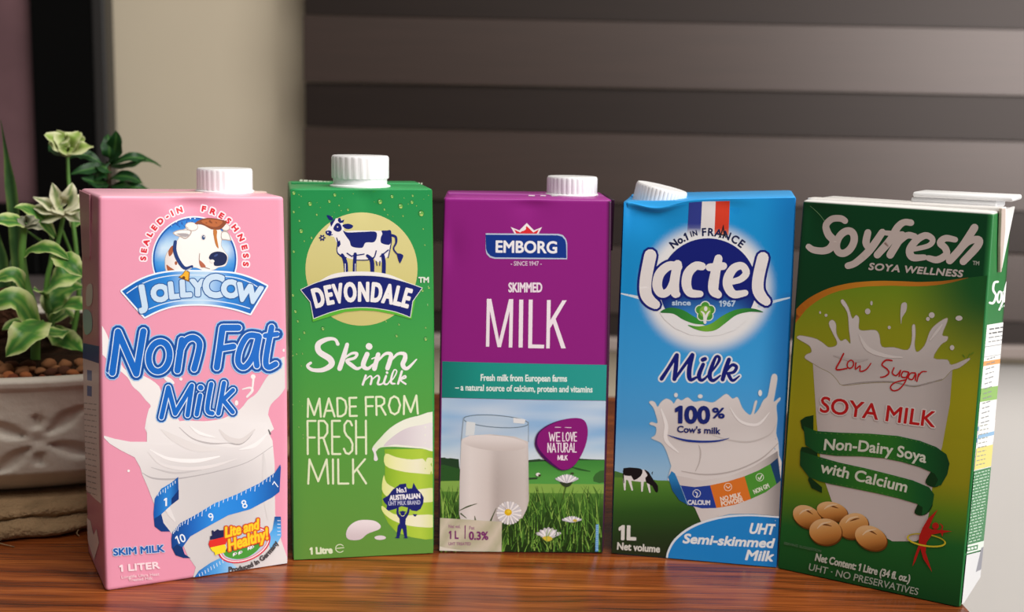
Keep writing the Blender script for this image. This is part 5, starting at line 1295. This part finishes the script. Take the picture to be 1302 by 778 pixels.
def petal(x, z, cx, cz, ang, r0, r1, w):
    """pressed leaf mark: 1 inside, 0 outside"""
    c, s = math.cos(ang), math.sin(ang); dx, dz = x - cx, z - cz
    t = dx * c + dz * s; n = -dx * s + dz * c
    if t < r0 or t > r1: return 0.
    q = (t - r0) / (r1 - r0); hw = w * math.sin(math.pi * q) ** .8 + 1e-6
    return max(0., 1 - (n / hw) ** 2)
def planter():
    root = empty('planter', (PX, PY, Z0), 0, 'white clay planter with pressed leaf marks at the left edge', 'planter')
    n, rows = 420, 54
    H = Z1 - Z0
    def section(t):
        """outer wall: fraction of the rim radius for height t (0..1)"""
        return .80 + .17 * min(1, t / .22) ** .6 if t < .22 else .97 + .03 * (t - .22) / .78
    marks = [(-.262, .046)]
    vs, fs = [], []
    def relief(X, z):
        d = 0.
        for cx in (-.268, -.360, -.176):
            for k in range(6):
                a = R(38 + 60 * k) if k not in (1, 4) else R(90 + 180 * (k == 4))
                L = .030 if k not in (1, 4) else .016
                d = max(d, petal(X, z, cx, .050, a, .006, L, .0050 if k not in (1, 4) else .003))
            d = max(d, .6 * g2(math.hypot(X - cx, z - .050), .0022))
        for cx in (-.314, -.222):
            for s in (-1, 1): d = max(d, .8 * g2(X - cx, .004) * g2(z - .050 - s * .017, .004))
        return d
    prof = [(t / rows, 0) for t in range(rows + 1)]
    for k in range(rows + 1):
        t = k / rows; f = section(t); z = H * t
        for i in range(n):
            a = 2 * math.pi * i / n; X = PX + PRX * f * math.cos(a)
            cut = .0034 * relief(X, Z0 + z) if math.sin(a) < 0 and .12 < t < .93 else 0
            wob = .0006 * math.sin(7 * a + 9 * t) + (.0012 if t > .94 else 0)
            vs.append(((PRX * f + wob - cut) * math.cos(a), (PRY * f + wob - cut) * math.sin(a), z))
    for (f, z) in ((.985, H + .0015), (.955, H + .0015), (.94, H - .001), (.92, H - .03)):
        for i in range(n):
            a = 2 * math.pi * i / n; vs.append((PRX * f * math.cos(a), PRY * f * math.sin(a), z))
    N = rows + 5
    for k in range(N - 1):
        for i in range(n):
            j = (i + 1) % n; fs.append((k * n + i, k * n + j, (k + 1) * n + j, (k + 1) * n + i))
    fs.append(tuple(reversed(range(n)))); fs.append(tuple((N - 1) * n + i for i in range(n)))
    mesh_obj('bowl', vs, fs, M_CERAMIC, root)
    # soil
    vs, fs = [], []; m_ = 60; rn = random.Random(3)
    for k in range(13):
        for i in range(m_):
            a = 2 * math.pi * i / m_; q = k / 12 * .925
            vs.append((PRX * q * math.cos(a), PRY * q * math.sin(a), H - .006 + .012 * (1 - q ** 2) + rn.uniform(-.0015, .0015)))
    for k in range(12):
        for i in range(m_):
            j = (i + 1) % m_; fs.append((k * m_ + i, k * m_ + j, (k + 1) * m_ + j, (k + 1) * m_ + i))
    so = mesh_obj('soil', vs, fs, M_SOIL, root)
    return root
planter()
def soil_z(x, y): 
    q = math.hypot((x - PX) / PRX, (y - PY) / PRY); return Z1 - .006 + .012 * (1 - q * q)

# burlap: two soft layers of folded cloth under the planter
def burlap():
    n, vs, fs = 160, [], []
    rn = random.Random(9); ph = [rn.uniform(0, 6.28) for _ in range(8)]
    def wav(a, s): return sum(math.sin(a * f + ph[i] + s) / (1 + .35 * i) for i, f in enumerate((3, 5, 8, 13, 21, 34)))
    rings = [(.30, .0148, 0), (.80, .0148, 0), (.90, .0146, .3), (.955, .0135, .6), (.975, .0112, 1), (.965, .0092, 1), (.955, .0082, 1), (.985, .0078, 1.2), (1.02, .0068, 1.3), (1.035, .0042, 1.4), (1.025, .0014, 1.4), (1.0, .0005, 1.2), (.3, .0005, 0)]
    for k, (f, z, w) in enumerate(rings):
        for i in range(n):
            a = 2 * math.pi * i / n
            d = .0042 * w * wav(a, .5 * k * (k > 6)) * .5
            zz = max(.0004, z + .0012 * w * math.sin(a * 17 + ph[2] + k * .4) + .0008 * w * math.sin(a * 41 + k)) if k < 9 else z
            vs.append(((PRX * .99 * f + d) * math.cos(a), (PRY * 1.14 * f + d) * math.sin(a), min(zz, .0149)))
    for k in range(len(rings) - 1):
        for i in range(n):
            j = (i + 1) % n; fs.append((k * n + i, (k + 1) * n + i, (k + 1) * n + j, k * n + j))
    fs.append(tuple(range(n))); fs.append(tuple((len(rings) - 1) * n + i for i in reversed(range(n))))
    root = empty('burlap_cloth', (PX, PY, 0), 0, 'brown burlap cloth folded under the white planter', 'cloth')
    mesh_obj('folded_cloth', vs, fs, M_BURLAP, root)
    # loose frayed threads
    for k in range(9):
        a = R(-125 + 9 * k + rn.uniform(-3, 3)); x, y = PRX * 1.03 * math.cos(a), PRY * 1.17 * math.sin(a)
        L = rn.uniform(.006, .014); p = [(x, y, .003), (x + rn.uniform(-.004, .006), y - L * .4, .0016), (x + rn.uniform(-.006, .01), y - L * .7, .0007)]
        tube('loose_thread', cat_rom(p, 4), .00035, M_BURLAP, root, 5)
burlap()

# pebbles lying on the soil along the front rim
rn = random.Random(21)
PEB = [mat('pebble_%s' % nm, c, rough=.8, spec=.2, bump=(200, .5, .002), noise=(120, .2)) for nm, c in (('orange', '9a5a34'), ('tan', '8a5c3c'), ('rust', '6e3620'), ('brown', '543020'))]
def pebble_mesh(seed, m_):
    r_ = random.Random(seed); bm = bmesh.new(); bmesh.ops.create_icosphere(bm, subdivisions=2, radius=1)
    d = [Vector((r_.uniform(-1, 1), r_.uniform(-1, 1), r_.uniform(-1, 1))).normalized() for _ in range(7)]
    for v in bm.verts:
        for q in d:
            t = v.co.dot(q)
            if t > .72: v.co -= q * (t - .72) * .8
        v.co *= 1 + r_.uniform(-.04, .04)
    me = bpy.data.meshes.new('pebble'); bm.to_mesh(me); bm.free(); me.materials.append(m_)
    me.polygons.foreach_set('use_smooth', [True] * len(me.polygons)); return me
PM = [pebble_mesh(k, PEB[k % 4]) for k in range(8)]
placed = []
for k in range(1500):
    if len(placed) >= 95: break
    x = rn.uniform(-.335, -.200); q = rn.uniform(.70, .89) if k % 2 else rn.uniform(.84, .885)
    y = PY - PRY * math.sqrt(max(0, q * q - ((x - PX) / PRX) ** 2)); s_ = rn.uniform(.0026, .0052)
    if any((x - a) ** 2 + (y - b) ** 2 < ((s_ + c) * .82) ** 2 for a, b, c in placed): continue
    placed.append((x, y, s_))
    o = bpy.data.objects.new('pebble', PM[k % 8]); COL.objects.link(o)
    o.location = (x, y, soil_z(x, y) + s_ * .45); o.scale = (s_ * rn.uniform(.9, 1.2), s_ * rn.uniform(.9, 1.2), s_ * rn.uniform(.7, .9)); o.rotation_euler = (rn.uniform(0, .5), rn.uniform(0, .5), rn.uniform(0, 6))
    tag(o, '%s pebble on the soil along the planter rim' % ('orange brown', 'tan brown', 'rust red', 'dark brown')[k % 4], 'pebble', 'pebbles in the planter')

# leaves
def leaf_mat():
    m_ = mat('leaf_blade', attr='Col', rough=.42, spec=.35, noise=(260, .08))
    nt = m_.node_tree; b = nt.nodes['Principled BSDF']
    b.inputs['Subsurface Weight'].default_value = .0
    tr = nt.nodes.new('ShaderNodeBsdfTranslucent'); mx = nt.nodes.new('ShaderNodeMixShader'); mx.inputs[0].default_value = .25
    src = b.inputs['Base Color'].links[0].from_socket
    nt.links.new(src, tr.inputs[0]); out = nt.nodes['Material Output']
    nt.links.new(b.outputs[0], mx.inputs[1]); nt.links.new(tr.outputs[0], mx.inputs[2]); nt.links.new(mx.outputs[0], out.inputs[0])
    return m_
M_LEAF = leaf_mat(); M_STEM = mat('green_stem', '5c8a3a', rough=.5, noise=(80, .12)); M_DSTEM = mat('woody_stem', '4a3a22', rough=.7, noise=(80, .2))
TOCAM = lambda P: (CAM - P).normalized()
def leaf(parent, base, mid, tip, width, style, seed=0, up=None, nl=12, nw=8, fold=.18, name='leaf'):
    """blade along base > mid > tip (3-D); up = the direction its face looks"""
    r_ = random.Random(seed * 7 + 1); B, Mi, T = map(Vector, (base, mid, tip)); inv = parent.matrix_basis.inverted()
    vs, fs, cs = [], [], []
    u = Vector(up) if up else (TOCAM(Mi) + Vector((0, 0, .9))).normalized()
    ph = r_.uniform(0, 6.28)
    for k in range(nl + 1):
        t = k / nl
        c = B * (1 - t) ** 2 + (2 * Mi - (B + T) * .5) * 2 * t * (1 - t) + T * t * t
        d = ((2 * Mi - (B + T) * .5) - B) * (1 - t) + (T - (2 * Mi - (B + T) * .5)) * t
        d.normalize(); side = d.cross(u); 
        if side.length < 1e-4: side = d.cross(Vector((1, 0, 0)))
        side.normalize(); nn = side.cross(d).normalized()
        if style == 'snake': w = width * (.75 + .35 * math.sin(math.pi * min(1, t * 1.1))) * (1 - max(0, t - .72) / .28 * .92)
        elif style == 'dark': w = width * math.sin(math.pi * min(1, .04 + t * .96)) ** .85
        else: w = width * math.sin(math.pi * (.03 + t * .97) ** .85) ** .8
        for j in range(nw + 1):
            s = j / nw * 2 - 1
            wv = 1 + .07 * math.sin(t * 19 + ph + (2 if s > 0 else 0)) * abs(s)
            h = fold * abs(s) * w * .5 + .05 * width * math.sin(t * 15 + ph + s) * abs(s)
            vs.append(inv @ (c + side * (s * w * .5 * wv) + nn * h))
            e = abs(s) + .16 * math.sin(t * 9 + ph * 2 + (3 if s > 0 else 0)) + .08 * math.sin(t * 23 + ph)
            if style == 'varieg': col = ramp([(.0, '7aa04a'), (.08, '3f7434'), (.5, '4c8e38'), (.62, '8cb450'), (.78, 'c4d488'), (1, 'd6dea0')], e)
            elif style == 'cream': col = ramp([(.0, '9aa86a'), (.16, '5f7c4c'), (.3, 'a3b07c'), (.45, 'dcd9b4'), (1, 'ece8cc')], e)
            elif style == 'lime': col = ramp([(0, '8aa84c'), (.4, 'a4b866'), (.75, 'ccd29a'), (1, 'dde0b0')], e)
            elif style == 'snake': col = ramp([(.0, '2a4a26'), (.55, '35592c'), (.9, '55743a'), (1, '6a8044')], abs(s) + .35 * math.sin(t * 40 + math.sin(t * 13 + s)) * .5)
            elif style == 'withered': col = ramp([(0, '6a705a'), (.5, '8a8c76'), (1, 'a8a48e')], e)
            else: col = ramp([(0, '4a7a38'), (.07, '1f4a22'), (.8, '1c4420'), (1, '2c5a2a')], abs(s))
            cs.append(col)
    for k in range(nl):
        for j in range(nw):
            a = k * (nw + 1) + j; fs.append((a, a + 1, a + nw + 2, a + nw + 1))
    return mesh_obj(name, vs, fs, M_LEAF, parent, True, cs)
def stem(parent, pts, rad, m_=None, name='stem'):
    inv = parent.matrix_basis.inverted()
    P = cat_rom([tuple(inv @ Vector(p)) for p in pts], 5); n = len(P)
    return tube(name, P, [rad[0] + (rad[1] - rad[0]) * k / (n - 1) for k in range(n)], m_ or M_STEM, parent, 8)
def plant(name, base, label, cat='plant'):
    o = empty(name, base, 0, label, cat); o.matrix_basis = Matrix.Translation(base); return o
def lf(parent, Y, b, m_, t, w, style, seed, dy=(0, 0, 0), **k):
    """leaf from three spots measured in the photo at depth Y (+dy for each)"""
    return leaf(parent, at(*b, Y + dy[0]), at(*m_, Y + dy[1]), at(*t, Y + dy[2]), w * Y / FPX, style, seed, **k)
def on_soil(x, Y): return Vector((at(x, 440, Y).x, Y, soil_z(at(x, 440, Y).x, Y) - .004))

# leafy plant with cream tufts at the front
Y = .770
b0 = on_soil(66, Y); p = plant('variegated_plant', b0, 'variegated leafy plant with cream tuft beside the pink carton')
stem(p, [b0, at(65, 404, Y), at(59, 376, Y), at(62, 345, Y), at(73, 310, Y), at(82, 268, Y)], (.0022, .0014))
stem(p, [at(62, 345, Y), at(66, 312, Y + .004), at(62, 288, Y + .006)], (.0012, .0008), name='side_stem')
stem(p, [at(70, 318, Y), at(52, 306, Y), at(35, 294, Y)], (.0012, .0007), name='side_stem')
stem(p, [at(78, 290, Y), at(90, 320, Y + .006), at(104, 350, Y + .01)], (.0009, .0012), name='side_stem')
lf(p, Y, (70, 302), (45, 272), (17, 264), 22, 'varieg', 1, (0, -.01, -.02))
lf(p, Y, (58, 372), (76, 352), (104, 352), 44, 'varieg', 2, (0, -.012, .0))
lf(p, Y, (62, 398), (78, 372), (108, 366), 40, 'varieg', 3, (0, .01, .01))
lf(p, Y, (66, 405), (88, 388), (112, 394), 34, 'varieg', 4, (0, -.02, -.03))
lf(p, Y, (68, 416), (84, 434), (108, 452), 34, 'varieg', 5, (0, -.015, -.03))
lf(p, Y, (60, 380), (50, 370), (42, 368), 15, 'varieg', 6, (0, -.02, -.025))
lf(p, Y, (66, 410), (82, 398), (96, 414), 30, 'varieg', 7, (0, .02, .03))
lf(p, Y, (65, 408), (70, 388), (62, 372), 26, 'varieg', 8, (0, .02, .02))
for k, (bx, by, mx_, my, tx, ty, w, st) in enumerate(((82, 268, 66, 262, 42, 250, 20, 'cream'), (82, 268, 62, 266, 38, 262, 22, 'cream'), (82, 268, 66, 274, 46, 284, 24, 'cream'), (82, 268, 74, 256, 66, 232, 22, 'cream'), (82, 268, 88, 254, 92, 232, 24, 'cream'), (82, 268, 96, 258, 110, 246, 26, 'cream'), (82, 268, 96, 266, 112, 268, 26, 'cream'), (82, 268, 92, 274, 104, 282, 20, 'cream'), (82, 268, 78, 264, 74, 258, 26, 'cream'))):
    lf(p, Y, (bx, by), (mx_, my), (tx, ty), w, st, 20 + k, (0, -.008, -.012 + .006 * (k % 3)))
# left stem
Y = .718
b0 = on_soil(44, Y); p = plant('variegated_plant', b0, 'variegated leafy plant with withered tip at the left edge')
stem(p, [b0, at(44, 402, Y), at(34, 365, Y), at(28, 331, Y), at(29, 300, Y), at(33, 284, Y)], (.0030, .0022))
lf(p, Y, (31, 326), (56, 315), (88, 330), 26, 'varieg', 31, (0, -.01, -.02)); lf(p, Y, (70, 324), (88, 334), (106, 352), 30, 'varieg', 32, (-.01, -.02, -.02))
lf(p, Y, (34, 372), (16, 350), (-14, 362), 26, 'varieg', 33, (0, -.01, -.01)); lf(p, Y, (48, 432), (20, 382), (-20, 402), 40, 'varieg', 34, (0, -.02, -.02))
lf(p, Y, (54, 408), (34, 424), (8, 454), 44, 'varieg', 35, (0, -.03, -.035)); lf(p, Y, (33, 286), (12, 280), (-14, 284), 24, 'varieg', 36, (0, -.01, -.015))
stem(p, [at(50, 424, Y), at(56, 414, Y - .004), at(54, 408, Y)], (.0008, .0008), name='side_stem')
for k, (tx, ty) in enumerate(((50, 280), (56, 292), (24, 276), (42, 274))): lf(p, Y, (33, 288), ((33 + tx) / 2, (288 + ty) / 2 - 3), (tx, ty), 14, 'withered', 40 + k, (0, -.004, .0))
lf(p, Y, (46, 416), (66, 424), (88, 420), 26, 'varieg', 47, (0, .02, .03)); lf(p, Y, (40, 420), (24, 412), (2, 420), 26, 'varieg', 48, (0, .02, .02))
# taller stem behind with a pale green tuft
Y = .79
b0 = on_soil(92, Y); p = plant('variegated_plant', b0, 'tall stem with pale green leaf tuft in front of the black frame')
stem(p, [b0, at(100, 380, Y), at(97, 320, Y), at(90, 260, Y), at(87, 225, Y), at(86, 198, Y)], (.0018, .0011))
for k, (tx, ty, w, st) in enumerate(((56, 172, 24, 'lime'), (62, 182, 22, 'lime'), (72, 166, 22, 'lime'), (84, 172, 24, 'lime'), (100, 168, 24, 'lime'), (118, 186, 24, 'lime'), (108, 178, 22, 'lime'), (90, 190, 20, 'lime'), (76, 188, 20, 'lime'))):
    lf(p, Y, (86, 198), ((86 + tx) / 2 + 1, (198 + ty) / 2 - 6), (tx, ty), w, st, 50 + k, (0, -.006, -.01 + .01 * (k % 3)))
lf(p, Y, (86, 202), (104, 196), (130, 208), 18, 'dark', 60, (0, .008, .01)); lf(p, Y, (86, 200), (72, 192), (62, 184), 16, 'dark', 61, (0, .01, .014))
lf(p, Y, (93, 290), (100, 275), (108, 262), 18, 'varieg', 62, (0, .01, .01))
# dark glossy plant behind the pink carton
Y = .83
b0 = on_soil(140, Y); p = plant('dark_leaf_plant', b0, 'dark green glossy plant rising behind the pink carton')
stem(p, [b0, at(142, 330, Y), at(139, 250, Y), at(138, 205, Y)], (.0022, .0016), M_DSTEM)
for k, (b_, m_, t_, w) in enumerate((((140, 208), (146, 188), (148, 166), 22), ((139, 206), (139, 188), (137, 170), 20), ((140, 212), (170, 200), (205, 212), 15), ((140, 212), (166, 210), (186, 202), 12), ((139, 228), (160, 224), (183, 234), 18), ((140, 236), (158, 234), (172, 228), 16),
                                     ((139, 214), (118, 214), (88, 222), 18), ((138, 228), (128, 220), (112, 236), 22), ((140, 220), (132, 212), (120, 210), 18), ((139, 232), (124, 232), (104, 226), 20), ((140, 240), (164, 238), (190, 240), 16), ((139, 240), (130, 246), (118, 250), 22))):
    lf(p, Y, b_, m_, t_, w, 'dark', 70 + k, (0, -.006, .012 * ((k % 3) - 1)))
# snake plant
Y = .80
b0 = on_soil(16, Y); p = plant('snake_plant', b0, 'snake plant with tall narrow leaf at the left edge')
lf(p, Y, (24, 420), (21, 300), (1, 152), 15, 'snake', 90, up=(0, -1, .1), nl=26, fold=.35); lf(p, Y, (8, 420), (4, 360), (-4, 285), 18, 'snake', 91, up=(.2, -1, .1), nl=20, fold=.35); lf(p, Y, (20, 420), (16, 372), (14, 330), 14, 'snake', 92, (0, .01, .02), up=(-.2, -1, .1), nl=16, fold=.3)
# bark chunk in front of the snake plant
bk_ = Vector((at(10, 420, .775).x, .775, soil_z(at(10, 420, .775).x, .775)))
bm = bmesh.new(); bmesh.ops.create_icosphere(bm, subdivisions=4, radius=1); rn = random.Random(5)
for v in bm.verts:
    c = v.co.copy(); k = 1 / max(abs(c.x) ** 4 + abs(c.y) ** 4 + abs(c.z) ** 4, 1e-6) ** .25
    v.co = c * k * (1 + .05 * math.sin(c.z * 14 + 3 * c.x) + .04 * math.sin(c.x * 23 + c.y * 17)); v.co.x *= .0155; v.co.y *= .012; v.co.z = v.co.z * .0165 + .0135
o = bm_obj('bark_chunk', bm, mat('rough_bark', '4a3022', rough=.95, spec=.1, bump=(150, 1, .006), noise=(90, .4)))
o.location = bk_; tag(o, 'brown bark chunk standing on the soil at the left edge', 'bark')

bpy.data.objects.remove(_fo)
